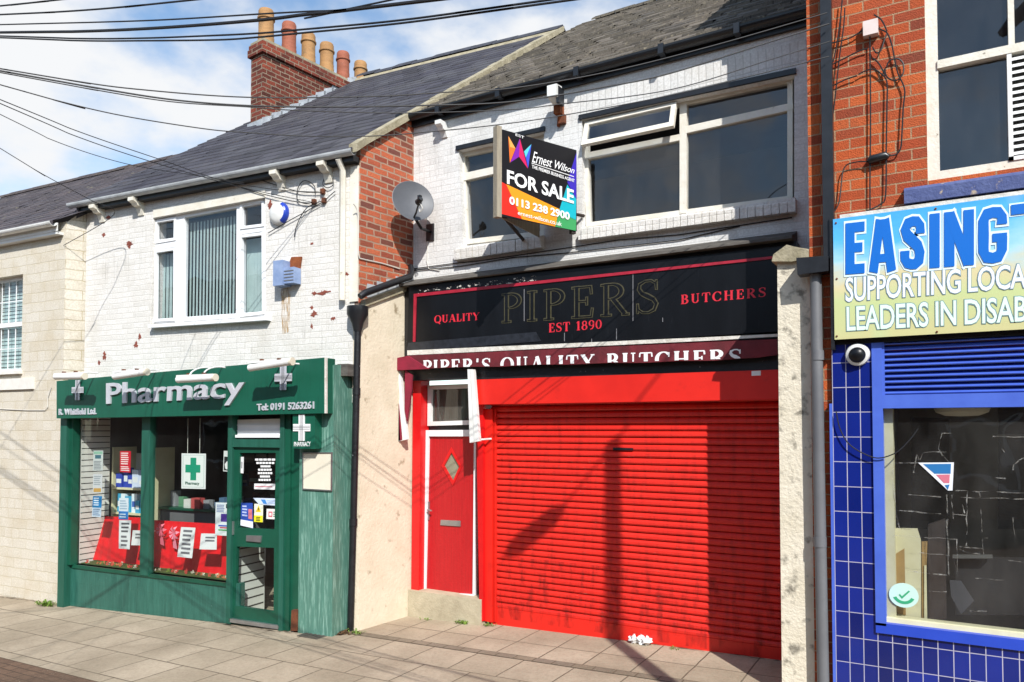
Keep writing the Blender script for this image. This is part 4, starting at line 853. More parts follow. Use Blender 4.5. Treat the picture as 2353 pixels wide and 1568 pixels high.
b = MB(); pl = T(PH, (*Q(yb, (720, 1128))[0][:1], yb, Q(yb, (720, 1128))[0][1]), 'wall_plaque', 'blank cream panel in a metal frame on the green tiled pilaster', 'plaque')
pq_ = Q(yb, (697, 1040), (743, 1039), (743, 1128), (697, 1125)); pq_[1] = (-.095, pq_[1][1]); pq_[2] = (-.095, pq_[2][1])
b.prism(grow(pq_, -.012), yb - .012, yb); pl.part(b, 'panel', M['plaque']); b = MB(); b.frame(pq_, grow(pq_, -.014), yb - .02, yb); pl.part(b, 'metal_frame', M['chrome'])

# ------------------------------------------------------------------ fixtures on the pharmacy's upper wall
q = PH.at(641, 491, -.02); al = T(PH, (q[0], 0, q[1]), 'alarm_box', 'round white alarm box with a blue end cap above the pharmacy', 'alarm box')
b = MB(); b.lathe([(.001, .085), (.08, .08), (.125, .062), (.148, .035), (.15, 0)], (q[0], -.0, q[1]), 28, (0, -1, 0)); al.part(b, 'housing', M['white_plastic'], smooth=True)
b = MB()
for k in range(12):
    a0, a1 = R(-62 + 124 * k / 12), R(-62 + 124 * (k + 1) / 12)
    v = []
    for a in (a0, a1):
        for r, y in ((.152, -.004), (.151, -.038), (.137, -.058), (.118, -.071)): v.append((q[0] + r * cos(a) + .003, y, q[1] + r * sin(a)))
    b.add(v, [(i, i + 1, 4 + i + 1, 4 + i) for i in range(3)])
al.part(b, 'blue_cap', M['blue_cap'], smooth=True)
yb = -.16; mq = Q(yb, (627, 600), (650, 597), (650, 655), (627, 658))
mb_ = T(PH, (mq[3][0], 0, mq[3][1]), 'meter_box', 'broken blue grey metal box with rusty brown back and a rust run beneath', 'box')
fx0, fx1, fz0, fz1 = mq[3][0], mq[1][0], mq[2][1], mq[0][1]
b = MB(); b.box(fx0, fx1, yb, -.005, fz0, fz1); b.box(fx1, fx1 + .16, yb + .02, -.01, fz0 + .02, fz0 + .22); mb_.part(b, 'case', M['blue_box'])
b = MB(); b.prism([(fx1, fz0 + .2), (fx1 + .15, fz0 + .2), (fx1 + .18, fz1 + .05), (fx1 + .02, fz1 + .06), (fx1 - .02, fz1 - .02)], -.03, -.006); mb_.part(b, 'broken_back', M['orange_brown'])
b = MB()
for k in range(4): b.box(fx1 + .005, fx1 + .155, yb + .015, yb + .02, fz0 + .05 + k * .04, fz0 + .062 + k * .04)
mb_.part(b, 'louvre', M['grey_plastic'])
cl_ = T(PH, (-.75, 0, 5.1), 'cable_coil', 'tangle of thin black cables looped on the white wall right of the alarm box', 'cables')
b = MB()
def wallpts(y, *p): return [(PH.at(a, c, y)[0], y, PH.at(a, c, y)[1]) for a, c in p]
def smoothpts(pts, n=6):
    P = [Vector(p) for p in pts]; out = []
    for i in range(len(P) - 1):
        p0, p1, p2, p3 = P[max(i - 1, 0)], P[i], P[i + 1], P[min(i + 2, len(P) - 1)]
        for k in range(n):
            t = k / n; out.append(.5 * ((2 * p1) + (p2 - p0) * t + (2 * p0 - 5 * p1 + 4 * p2 - p3) * t * t + (3 * p1 - p0 - 3 * p2 + p3) * t ** 3))
    return out + [P[-1]]
for pp in (((716, 466), (700, 468), (684, 460), (683, 440), (692, 420), (706, 416), (722, 428), (724, 446)), ((745, 410), (742, 424), (752, 432), (765, 425), (764, 410)), ((740, 462), (720, 470), (705, 478), (690, 500), (680, 525), (676, 545)),
           ((560, 400), (632, 425), (690, 441), (745, 442)), ((555, 432), (610, 448), (680, 464), (725, 467)), ((616, 536), (660, 510), (700, 488), (746, 462)), ((746, 462), (760, 448), (770, 440))): b.tube(smoothpts(wallpts(-.03, *pp)), .006, 5, False)
cl_.part(b, 'loops', M['cable'])
b = MB(); 
for px, py in ((722, 464), (745, 461), (742, 440)): q = PH.at(px, py, -.02); b.box(q[0] - .025, q[0] + .025, -.045, -.001, q[1] - .03, q[1] + .03)
cl_.part(b, 'clips', M['rust'])

# ------------------------------------------------------------------ what stands in the pharmacy window
iz = zm(160.8, 953.6, .2565)
def onplane(y, pts): return Q(y, *pts)
def cloth(pa, ya, yb2, lab, base):            # a board leaning back, draped in red
    q0, q1 = PH.at(*pa[0], ya), PH.at(*pa[1], ya); q2, q3 = PH.at(*pa[2], yb2), PH.at(*pa[3], yb2); b = MB(); n = 14
    for k in range(n):
        u0, u1 = k / n, (k + 1) / n; f = lambda u, v: (bil((q0, q1, q2, q3), u, v)[0], ya * v + yb2 * (1 - v) - .008 * sin(u * 40) * (1 - v), bil((q0, q1, q2, q3), u, v)[1])
        b.quad(f(u0, 0), f(u1, 0), f(u1, .5), f(u0, .5)); b.quad(f(u0, .5), f(u1, .5), f(u1, 1), f(u0, 1))
        g = lambda u, v: (f(u, v)[0], f(u, v)[1] + .02, f(u, v)[2]); b.quad(g(u0, 0), g(u1, 0), g(u1, 1), g(u0, 1))
    b.quad(f(0, 1), f(1, 1), g(1, 1), g(0, 1))
    return single(PH, (q3[0], yb2, q3[1]), b, 'display_cloth', M['red_cloth'], lab, 'cloth', 'red cloths in the pharmacy window', smooth=True)
cloth(iz((175, 905), (640, 922), (640, 1345), (95, 1285)), .18, .0, 'red sequinned cloth in the left pharmacy window below the shelves', 0)
cloth(iz((690, 940), (1425, 985), (1415, 1450), (690, 1370)), .18, .0, 'red sequinned cloth with pink bows in the pharmacy window beside the door', 0)
def poster(pts, y, lab, draw, fr=PH, back='e6e6e6', cat='poster', name='poster', hang=None):
    q = [fr.at(a, c, y) for a, c in pts]; t = T(fr, (q[3][0], y, q[3][1]), name, lab, cat)
    b = MB(); b.prism(q, y, y + .004); bd = t.part(b, 'sheet', flat(back, .6)); k = 0
    for d in draw:
        b = MB(); k += 1
        if d[0] == 'r': u0, u1, v0, v1 = d[2:6]; b.prism([bil(q, u0, v1), bil(q, u1, v1), bil(q, u1, v0), bil(q, u0, v0)], y - .0008 * k, y + .001)
        elif d[0] == 'p': b.prism([bil(q, *uv) for uv in d[2]], y - .0008 * k, y + .001)
        elif d[0] == 't': u0, u1, v0, v1 = d[3:7]; text(b, d[2], [bil(q, u0, v1), bil(q, u1, v1), bil(q, u1, v0), bil(q, u0, v0)], y - .0008 * k - .001, .0008, .02)
        elif d[0] == 'l':                     # rows of small print too fine to read
            u0, u1, v0, v1, nn = d[2:7]
            for i in range(nn):
                v = v1 - (v1 - v0) * (i + .25) / nn; e = (v1 - v0) / nn * .5; r2 = u1 - random.random() * .25 * (u1 - u0)
                b.prism([bil(q, u0, v), bil(q, r2, v), bil(q, r2, v - e), bil(q, u0, v - e)], y - .0008 * k, y + .001)
        t.part(b, 'print', flat(d[1], .6), bd)
    if hang:
        b = MB()
        for u in (.25, .75): a = bil(q, u, 1); b.tube([(a[0], y, a[1]), (a[0], y, hang)], .004, 5)
        t.part(b, 'hanging_cord', M['cable_pale'])
    return t
yp = YS + .06
poster(iz((1000, 345), (1217, 348), (1213, 665), (998, 660)), yp + .02, 'hanging white card with a green cross and the word Pharmacy', [('r', 'b9c4c0', .05, .95, .04, .96), ('r', 'e2e4e2', .08, .92, .055, .945), ('r', '0f8f6e', .38, .62, .24, .88), ('r', '0f8f6e', .17, .79, .46, .68), ('t', '1d5a4a', 'Pharmacy', .17, .76, .09, .20)], cat='card', name='hanging_sign', hang=2.42)
poster(iz((447, 325), (545, 325), (540, 518), (447, 512)), yp, 'red poster with white print in the left pharmacy window', [('l', 'f0dcdc', .1, .85, .35, .95, 6), ('l', 'f0dcdc', .1, .9, .05, .3, 3)], back='c8142c')
poster(iz((210, 320), (297, 320), (292, 500), (205, 500)), yp, 'grey white notice with a pale green heading high in the left window', [('r', '8fb8a2', .05, .95, .82, .96), ('r', '3f6a78', .2, .8, .6, .78), ('l', '8a8d92', .1, .9, .05, .5, 6)], back='c9cccb')
poster(iz((208, 530), (290, 530), (285, 700), (203, 700)), yp, 'white notice with an orange strip along its foot in the left window', [('l', '9aa0a8', .1, .9, .4, .92, 5), ('r', 'c89a4e', .1, .9, .05, .25)], back='cdcdd0')
poster(iz((207, 728), (287, 728), (276, 918), (196, 912)), yp, 'blue topped notice low on the left edge of the window', [('r', '1f7fbf', 0, 1, .45, 1), ('l', 'dfe8f2', .12, .8, .52, .95, 4), ('l', '7a8fae', .1, .9, .06, .4, 4)], back='c6d4e4')
poster(iz((440, 745), (523, 745), (520, 940), (436, 935)), yp, 'white notice with a solid blue foot above the left red cloth', [('r', '2d76c0', 0, 1, 0, .38), ('l', '9fb2c6', .1, .9, .45, .92, 4), ('l', 'cfe0f0', .1, .9, .06, .3, 2)], back='d5dde6')
poster(iz((440, 945), (548, 945), (533, 1205), (436, 1198)), yp, 'tall white notice of grey bars in front of the left red cloth', [('l', '55565c', .2, .9, .55, .95, 3), ('l', '6a6a70', .2, .85, .06, .5, 3)], back='d9dadc')
poster(iz((562, 1035), (640, 1036), (636, 1170), (548, 1168)), yp + .01, 'small white notice beside the post on the left red cloth', [('l', '707074', .35, .9, .4, .85, 2)], back='dcdcdc')
poster(iz((995, 1005), (1123, 1012), (1092, 1285), (960, 1272)), yp, 'tilted tall white notice of grey text on the right red cloth', [('l', '6d6d75', .2, .85, .08, .95, 6)], back='e2e2e4')
poster(iz((1175, 1062), (1315, 1066), (1312, 1208), (1160, 1205)), yp, 'square white notice with two lines on the right red cloth', [('l', '6d6d75', .3, .9, .45, .85, 2)], back='e2e2e4')
poster(iz((1305, 785), (1425, 788), (1418, 1085), (1300, 1078)), yp - .005, 'white and purple leaflet sheet at the right edge of the window', [('r', '4d2f94', .42, .95, .42, .66), ('r', 'c04a5a', .35, 1, .22, .26), ('r', '3fa35a', .25, 1, .15, .19), ('r', '3a56b8', .25, 1, .28, .32), ('l', '8a96b8', .1, .7, .70, .95, 5), ('r', '26262a', .8, .95, .84, .96)], back='dde1e4')
poster(iz((1378, 322), (1440, 325), (1436, 512), (1372, 505)), yp, 'black and white sticker sheet high beside the door frame', [('r', '1b1b1e', .1, .95, .05, .72), ('p', 'e6e6e6', [(.2, .35), (.5, .5), (.8, .45), (.85, .2), (.5, .1), (.3, .15)])], back='dcdcdc')
dzm = zm(517, 942.1, .3297); ydr = YS + .012
poster(dzm((112, 648), (192, 650), (195, 825), (108, 805)), ydr, 'blue notice with a white foot in the corner of the pharmacy door', [('r', 'd8dde8', 0, 1, 0, .26), ('l', 'aab8dc', .12, .6, .4, .92, 4), ('r', 'c87078', .65, .95, .35, .75)], back='24459c')
poster(dzm((204, 655), (265, 656), (262, 784), (202, 780)), ydr, 'white and yellow notice with a warning triangle on the pharmacy door', [('r', 'd8d21c', 0, 1, 0, .36), ('p', 'e0c01a', [(.2, .55), (.8, .55), (.5, .92)]), ('r', '2a2a20', .46, .54, .64, .8), ('l', '4c4a10', .25, .75, .04, .3, 3)], back='dedec8', cat='notice')
poster(dzm((195, 614), (358, 618), (357, 668), (238, 660)), ydr, 'pale blue strip notice across the pharmacy door', [('r', '3a7cc0', .3, .5, .15, .8), ('l', '9fb4d4', .55, .95, .2, .8, 2)], back='c3cfe2', cat='notice')
poster(dzm((290, 690), (360, 692), (358, 764), (288, 760)), ydr, 'square white notice with a pink ring beside the yellow warning', [('r', 'c06a74', .2, .6, .2, .75), ('r', 'dfe0dc', .3, .5, .35, .6), ('l', '5a7a5a', .68, .95, .2, .8, 3)], back='d9d9d6', cat='notice')
poster(dzm((204, 514), (350, 516), (346, 557), (203, 553)), ydr, 'white strip notice under the opening hours on the pharmacy door', [('l', 'c08088', .05, .95, .3, .7, 1)], back='dcdcdc', cat='notice')
poster(dzm((107, 328), (130, 328), (127, 443), (104, 440)), ydr, 'narrow white upright sticker near the pharmacy door hinge', [('r', '8d8d90', .3, .7, .3, .7)], back='d6d6d6', cat='notice')
q = [PH.at(a, c, ydr) for a, c in dzm((210, 340), (355, 340), (352, 505), (220, 505))]
b = MB()
for i, (u0, u1) in enumerate(((.0, 1), (.05, .95), (.25, .75), (.12, .82), (.1, .85), (.2, .72), (.12, .78))):
    v = 1 - i / 7; n_ = 5 + i % 3
    for k in range(n_):
        a = u0 + (u1 - u0) * k / n_; e = u0 + (u1 - u0) * (k + .8) / n_; b.prism([bil(q, a, v), bil(q, e, v), bil(q, e, v - .085), bil(q, a, v - .085)], ydr - .001, ydr + .001)
single(PH, (q[3][0], ydr, q[3][1]), b, 'opening_hours', M['letter_white'], 'white opening hours lettering on the glass of the pharmacy door', 'lettering')
# bows on the cloth
for i, (px, py, c) in enumerate(((735, 1035, 'e8b8bc'), (830, 1030, 'e06a80'), (945, 1060, 'e88aa0'))):
    (x0, y0), = iz((px, py)); y = .02; q = PH.at(x0, y0, y); b = MB()
    for k in range(7):
        a = 2 * pi * k / 7 + i; b.add([(q[0], y - .03, q[1]), (q[0] + .07 * cos(a - .3), y - .05, q[1] + .08 * sin(a - .3)), (q[0] + .10 * cos(a), y - .01, q[1] + .11 * sin(a)), (q[0] + .07 * cos(a + .3), y - .05, q[1] + .08 * sin(a + .3))], [(0, 1, 2, 3)])
    b.add([(q[0] - .02, y - .03, q[1]), (q[0] + .02, y - .03, q[1]), (q[0] + .05, y - .01, q[1] - .22), (q[0] - .03, y - .01, q[1] - .2)], [(0, 1, 2, 3)])
    single(PH, (q[0], y, q[1]), b, 'ribbon_bow', flat(c, .5), ('pale ribbon bow next to the window post on the red cloth', 'rose pink ribbon bow between two others on the red cloth', 'pink ribbon bow nearest the tilted white notice on the red cloth')[i], 'bow')
# flowers along the foot of the window
b = MB(); bs = [MB() for _ in range(4)]
for i in range(70):
    x = random.uniform(-4.65, xd0 - .1); z0 = zsl + .005 + random.random() * .03; y = YS + random.uniform(.10, .20); r = random.uniform(.015, .03); m_ = random.choice(bs)
    for k in range(5):
        a = 2 * pi * k / 5 + i; m_.add([(x, y, z0), (x + r * cos(a - .5), y + .4 * r * sin(a), z0 + r * sin(a - .5)), (x + r * 1.3 * cos(a), y + .4 * r * sin(a), z0 + r * 1.3 * sin(a)), (x + r * cos(a + .5), y + .4 * r * sin(a), z0 + r * sin(a + .5))], [(0, 1, 2, 3)])
al_ = MB(); 
for k, m_ in enumerate(bs): al_.m = k; al_.add(m_.v, m_.f)
o = single(PH, (-3, YS + .1, zsl), al_, 'flower_strip', [flat('c4443c'), flat('d8cdb8'), flat('c87048'), flat('6a7a34')], 'strip of small artificial flowers along the foot of the pharmacy window', 'flowers'); o['kind'] = 'stuff'
# shelves and boxes
ysh = .26; xs0, xs1 = -4.69, PH.at(345, 1100, ysh)[0]
su = T(PH, ((xs0 + xs1) / 2, ysh, -.24), 'shelf_unit', 'cream shelf unit standing behind the left pharmacy window', 'shelves')
zz = (.62, 1.03, 1.40, 1.78)
b = MB(); b.box(xs0 - .03, xs0, ysh, ysh + .4, -.24, 2.0); b.box(xs1, xs1 + .03, ysh, ysh + .4, -.24, 2.0); su.part(b, 'upright', M['cream_paint'])
for z in zz[:3]: b = MB(); b.box(xs0, xs1, ysh, ysh + .4, z - .03, z); su.part(b, 'shelf', M['cream_paint'])
b = MB(); b.box(xs0, xs1, ysh + .39, ysh + .4, -.2, 1.9); su.part(b, 'back_board', M['slatwall'])
kinds = {0: [('c9c2b2', 'cream'), ('b8b4ac', 'grey'), ('3a3a40', 'black')], 1: [('3fa0c8', 'pale blue'), ('d8e4ec', 'white'), ('3a5fc0', 'mid blue')], 2: [('2740a8', 'deep blue'), ('3050b8', 'blue'), ('c8d4ec', 'ice white')]}
for s_ in range(3):
    x = xs0 + .03
    while x < xs1 - .12:
        w_ = random.uniform(.07, .13); h = random.uniform(.18, .30); hx, nm = random.choice(kinds[s_]); b = MB(); d = random.uniform(.02, .06)
        t = T(PH, (x + w_ / 2, ysh + d, zz[s_]), 'medicine_box', '%s box on the %s shelf behind the left pharmacy window' % (nm, ('bottom', 'middle', 'top')[s_]), 'box', 'boxes on the pharmacy shelves')
        b.box(x, x + w_, ysh + d, ysh + d + .1, zz[s_], zz[s_] + h); bo = t.part(b, 'carton', flat(hx)); b = MB(); b.box(x + .01, x + w_ - .01, ysh + d - .001, ysh + d + .001, zz[s_] + h * .3, zz[s_] + h * .6); t.part(b, 'print', flat('d9dde2' if hx[0] != 'd' else '3a60b0'), bo); x += w_ + .012
ct = T(PH, (-2.2, .5, -.24), 'shop_counter', 'dark display counter with a green edge behind the right red cloth', 'counter')
cx0_, cx1_ = PH.at(352, 1150, .4)[0] - .05, PH.at(520, 1150, .4)[0] + .3
b = MB(); b.box(cx0_, cx1_, .42, .85, -.24, 1.10); ct.part(b, 'body', M['interior']); b = MB(); b.box(cx0_ - .03, cx1_ + .03, .38, .9, 1.10, 1.13); ct.part(b, 'top', M['green_dark'])
x = cx0_ + .02
while x < cx1_ - .2:
    w_ = random.uniform(.09, .2); h = random.uniform(.08, .24); hx, nm = random.choice([('8c8f94', 'grey'), ('b04a4a', 'red'), ('d0d0cc', 'white'), ('4a6a8a', 'slate blue'), ('5a8a6a', 'soft green')]); y = random.uniform(.42, .6); b = MB(); b.box(x, x + w_, y, y + .1, 1.13, 1.13 + h); b.box(x + .02, x + w_ - .02, y - .002, y + .001, 1.13 + h * .2, 1.13 + h * .5)
    single(PH, (x, y, 1.13), b, 'medicine_box', flat(hx), '%s packet standing on the dark counter inside the pharmacy' % nm, 'box', 'packets on the pharmacy counter'); x += w_ + random.uniform(.015, .1)
bsu = T(PH, (-2.6, 2.3, -.24), 'shelf_unit', 'long dark wall shelves at the back of the pharmacy', 'shelves')
for z in (.9, 1.3, 1.7, 2.1): b = MB(); b.box(-4.4, -.5, 2.2, 2.5, z - .03, z); bsu.part(b, 'shelf', M['interior'])
b = MB(); b.box(-4.4, -.5, 2.5, 2.53, -.2, 2.4); bsu.part(b, 'back_board', M['interior'])
for i, z in enumerate((.9, 1.3, 1.7)):
    x = -4.3
    while x < -.7:
        w_ = random.uniform(.12, .28); h = random.uniform(.14, .30); hx, nm = random.choice([('4a5f90', 'dusky blue'), ('a8a49c', 'off white'), ('7a4a4a', 'dull red'), ('3f6a62', 'dull green')]); b = MB(); b.box(x, x + w_, 2.22, 2.4, z, z + h); t = T(PH, (x, 2.22, z), 'medicine_box', '%s box on the %s wall shelf at the back of the pharmacy' % (nm, ('lower', 'middle', 'upper')[i]), 'box', 'boxes on the back wall shelves'); bo = t.part(b, 'carton', flat(hx)); b = MB(); b.box(x + .02, x + w_ - .02, 2.2185, 2.221, z + h * .3, z + h * .55); t.part(b, 'print', flat('c8c8c4'), bo); x += w_ + .03

# ------------------------------------------------------------------ CREAM HOUSE
cr = T(CR, (-1.5, 0, -.3), 'cream_house', 'cream block fronted house at the left edge with a white gutter', 'house')
cw0 = CR.xz(0, (-70, 622), (53, 630), (50, 852), (-75, 862)); cw0 = [(cw0[1][0] - .95, cw0[1][1]), cw0[1], (cw0[1][0], cw0[2][1]), (cw0[1][0] - .95, cw0[2][1])]
w = MB(); w.prism([(-7, -.9), (0, -.9), (0, 5.36), (-7, 5.3)], 0, .22, [cw0]); cr.part(w, 'wall', M['cream_block'])
e0 = CR.loc(PH.w(-5.02, .05, 0)); w = MB(); 
w.quad((0, 0, -.9), (e0.x, e0.y, -.9), (e0.x, e0.y, 5.66), (0, 0, 5.34)); cr.part(w, 'side_wall', M['cream_block_side'])
ze2, ye2, sl2, yr2 = 5.34, -.16, .66, 4.0; zr2 = ze2 + sl2 * (yr2 - ye2)
w = MB(); xr_ = .30; slates(w, lambda y: -9, lambda y: -.06, ye2, yr2, ze2, sl2, 24, .3, .014, .005); w.quad((-9, ye2, ze2 - .012), (-.06, ye2, ze2 - .012), (-.06, yr2, zr2 - .012), (-9, yr2, zr2 - .012)); w.quad((-.06, ye2 + .02, ze2 + .012), (xr_, .10, ze2 + sl2 * .26), (xr_ + .3, yr2, zr2), (-.06, yr2, zr2)); w.quad((-9, ye2, ze2 - .05), (-.06, ye2, ze2 - .05), (-.06, ye2, ze2), (-9, ye2, ze2)); w.quad((-9, yr2, zr2), (2, yr2, zr2), (2, yr2 + 4, zr2 - 2.6), (-9, yr2 + 4, zr2 - 2.6))
rf2 = cr.part(w, 'roof', [M['slate_d'], M['slate_e'], M['slate_f']])
w = MB(); ridge_run(w, -9, .9, yr2, zr2 + .02, 22); cr.part(w, 'ridge_tiles', M['slate_brown'], rf2)
w = MB(); half_gutter(w, -9, -.03, -.17, 5.32, .062); w.box(-9, -.03, -.11, -.1, 5.2, 5.32); w.box(-9, -.05, -.1, -.002, 5.16, 5.2); cr.part(w, 'gutter', M['white_plastic'])
yw2 = .1
f = MB(); f.frame(cw0, grow(cw0, -.05), yw2, yw2 + .07); zmid = (cw0[0][1] + cw0[3][1]) / 2; f.box(cw0[0][0], cw0[1][0], yw2 - .01, yw2 + .06, zmid - .035, zmid + .035)
fo2 = cr.part(f, 'window', M['upvc'])
f = MB()
for i in range(1, 5): x = cw0[0][0] + .95 * i / 5; f.box(x - .006, x + .006, yw2 + .02, yw2 + .03, cw0[3][1] + .05, cw0[0][1] - .05)
for z in ((cw0[3][1] + zmid) / 2, (cw0[0][1] + zmid) / 2): f.box(cw0[0][0] + .05, cw0[1][0] - .05, yw2 + .022, yw2 + .028, z - .006, z + .006)
cr.part(f, 'glazing_bars', M['upvc'], fo2)
f = MB(); f.quad(*[(x, yw2 + .035, z) for x, z in cw0]); cr.part(f, 'pane', M['glass_up'], fo2)
f = MB()
for i in range(30): z = cw0[3][1] + .04 + i * .06; f.quad((cw0[0][0], yw2 + .11, z), (cw0[1][0], yw2 + .11, z), (cw0[1][0], yw2 + .125, z + .05), (cw0[0][0], yw2 + .125, z + .05))
cr.part(f, 'blind', M['blind'], fo2)
f = MB(); room(f, cw0[0][0] - .5, -.1, .2, 2, cw0[3][1] - .5, cw0[0][1] + .4); cr.part(f, 'room', M['interior'])
f = MB(); f.box(cw0[0][0] - .05, cw0[1][0] + .04, -.06, .1, cw0[3][1] - .05, cw0[3][1] + .0); cr.part(f, 'window_sill', M['old_white_clean'], fo2)
q = CR.xz(-.03, (75, 868), (75, 894)); f = MB(); f.box(cw0[0][0] - .1, q[0][0], -.035, -.001, q[1][1], q[0][1]); cr.part(f, 'sill_block', M['old_white_clean'])
f = MB(); f.tube([(CR.at(a, c, -.01)[0], -.012, CR.at(a, c, -.01)[1]) for a, c in ((-20, 939), (60, 943), (104, 943), (110, 936), (110, 915), (118, 890))], .006, 5); cr.part(f, 'clipped_cable', M['cable_pale'])

# ------------------------------------------------------------------ BRICK SHOP WITH BLUE TILES
rb = T(RB, (1.0, 0, 0), 'brick_shop', 'red brick shop with a cobalt blue tiled front at the right edge', 'shop')
XW = 4.6
wq = RB.xz(0, (2117, 0), (2140, 416)); wx0 = RB.at(2128, 200, 0)[0]; wz0 = 4.25; wz1 = 6.35
hole = [(wx0, wz1), (wx0 + 1.5, wz1), (wx0 + 1.5, wz0), (wx0, wz0)]
w = MB(); w.prism([(0, 2.85), (XW, 2.85), (XW, 8.5), (0, 8.5)], 0, .22, [hole]); rb.part(w, 'wall', M['orange_brick'])
w = MB(); w.side([(0, -.3), (0, 2.85), (.3, 2.85), (.3, -.3)], 0, .16); w.box(-.0, .01, .22, 6, -.3, 8.5); rb.part(w, 'brick_pier', M['orange_brick'])
w = MB(); w.quad((0, -.2, 8.5), (XW, -.2, 8.5), (XW, 4, 11.4), (0, 4, 11.4)); w.quad((0, 8.2, 8.5), (XW, 8.2, 8.5), (XW, 4, 11.4), (0, 4, 11.4)); rb.part(w, 'roof', M['slate'])
w = MB(); room(w, .05, XW - .05, .2, 3, 3.0, 8); rb.part(w, 'upper_room', M['interior_dark'])
yw3 = .07
f = MB(); ho = grow(hole, -.085); f.frame(hole, ho, yw3, yw3 + .1); zr3 = RB.at(2240, 131, yw3)[1]; f.box(wx0 + .08, wx0 + 1.42, yw3 - .015, yw3 + .07, zr3 - .035, zr3 + .03)
xm = RB.at(2324, 60, yw3)[0]; f.box(xm - .02, xm + .02, yw3 + .005, yw3 + .06, zr3 + .03, wz1 - .08)
win = rb.part(f, 'sash_window', M['old_white'])
f = MB(); f.quad(*[(x, yw3 + .045, z) for x, z in ho]); rb.part(f, 'pane', M['glass_up'], win)
lv = RB.xz(yw3, (2313, 118), (2400, 100), (2400, 380), (2316, 384)); f = MB(); lx = lv[0][0]; f.box(lx, lx + .03, yw3 - .01, yw3 + .06, wz0 + .08, zr3 - .03); f.box(lx, ho[1][0], yw3 - .01, yw3 + .06, wz0 + .08, wz0 + .11)
z = wz0 + .12
while z < zr3 - .05: f.side([(yw3 - .005, z), (yw3 + .05, z + .03), (yw3 + .055, z + .035), (yw3 - .0, z + .024)], lx + .03, ho[1][0]); z += .052
rb.part(f, 'louvre_vent', M['white_plastic'], win)
f = MB(); f.box(lx, ho[1][0], yw3 + .07, yw3 + .08, wz0 + .08, zr3); rb.part(f, 'louvre_backing', M['groove'], win)
sq_ = RB.xz(-.13, (2077, 430), (2353, 396), (2353, 430), (2072, 470)); f = MB(); zt2, zb2 = (sq_[0][1] + sq_[1][1]) / 2, (sq_[2][1] + sq_[3][1]) / 2
f.side([(-.13, zb2), (-.13, zt2 - .02), (-.11, zt2), (.10, zt2 + .07), (.10, zb2)], sq_[0][0], wx0 + 1.75); rb.part(f, 'stone_sill', M['blue_stone'])
# shop front
YT = -.05
tx0, tx1 = .17, RB.at(2006, 1000, YT)[0]; bz = RB.at(2200, 1458, YT)[1]; zt3 = 2.98
w = MB(); w.box(tx0, tx1, YT, .25, -.2, zt3); w.box(tx1 - .001, XW, YT, .25, -.2, bz - .06); rb.part(w, 'tiled_front', M['cobalt_tile'])
w = MB(); w.box(tx0 - .022, tx0 - .001, YT - .012, .02, -.2, RB.at(1912, 928, YT)[1]); rb.part(w, 'edge_strip', M['blue_paint'])
fz1 = RB.at(2190, 905, YT)[1]; fz0 = RB.at(2190, 937, YT)[1]
w = MB(); w.box(tx1, tx1 + .075, YT - .02, .1, bz - .0, zt3); w.box(tx1, XW, YT - .018, .1, fz0, fz1); w.m = 1; w.box(tx1, XW, YT - .02, .1, bz - .06, bz + .02); rb.part(w, 'window_frame', [M['blue_paint'], M['blue_paint_deep']])
w = MB(); z = fz1 + .012; xl0 = tx1 + .08
while z < zt3 + .1: w.side([(YT - .01, z), (YT + .05, z + .034), (YT + .056, z + .028), (YT - .004, z - .008)], xl0, XW); z += .044
w.box(tx1 + .075, xl0 + .012, YT - .012, .08, fz1, zt3); lo2 = rb.part(w, 'louvre_vent', M['blue_paint'])
w = MB(); w.box(tx1 + .075, XW, YT + .08, YT + .09, fz1, zt3 + .1); rb.part(w, 'louvre_backing', M['groove'], lo2)
w = MB(); w.box(tx1 + .075, tx1 + .14, .035, .2, bz, fz0); w.box(tx1 + .075, XW, -.01, .12, bz + .02, bz + .055); rb.part(w, 'inner_frame', M['cream_paint'])
w = MB(); w.quad((tx1 + .07, .03, bz), (XW, .03, bz), (XW, .03, fz0), (tx1 + .07, .03, fz0)); rb.part(w, 'shop_window', glass('scratched shop window', (.8, .82, .82), .06, .07))
w = MB(); room(w, tx1 + .03, XW - .1, .26, 3.2, -.1, 2.7); w.quad((tx1, .05, bz), (tx1 + .03, .26, bz), (tx1 + .03, .26, 2.7), (tx1, .05, 2.7)); rb.part(w, 'shop_interior', mat('grimy grey interior', '8c8c86', '74746f', 2.2, .85, c3='a09e96', s3=8, lo3=.6, hi3=.78))
rz = zm(2010.6, 919.1, .3298)
def R_(y, *p): return RB.xz(y, *rz(*p))
w = MB(); w.prism(R_(.16, (110, 895), (295, 898), (320, 980), (320, 1530), (60, 1530)), .16, .19); w.prism(R_(.14, (60, 560), (95, 640), (120, 1200), (110, 1520), (70, 1500)), .12, .15); bo_ = rb.part(w, 'cream_boarding', M['cream_paint'])
w = MB(); w.prism(R_(.155, (118, 1090), (205, 1035), (215, 1500), (118, 1480)), .152, .158); rb.part(w, 'tan_board', M['tan'], bo_)
w = MB(); w.prism(R_(.2, (325, 990), (365, 990), (350, 1520), (325, 1520)), .2, .24); w.m = 1; w.prism(R_(.3, (370, 870), (490, 830), (500, 1530), (372, 1530)), .3, .36); w.m = 2; w.prism(R_(.29, (345, 1140), (360, 1140), (366, 1520), (345, 1520)), .19, .2); rb.part(w, 'timber_frame', [M['tan'], M['dark_wood'], M['cream_paint']])
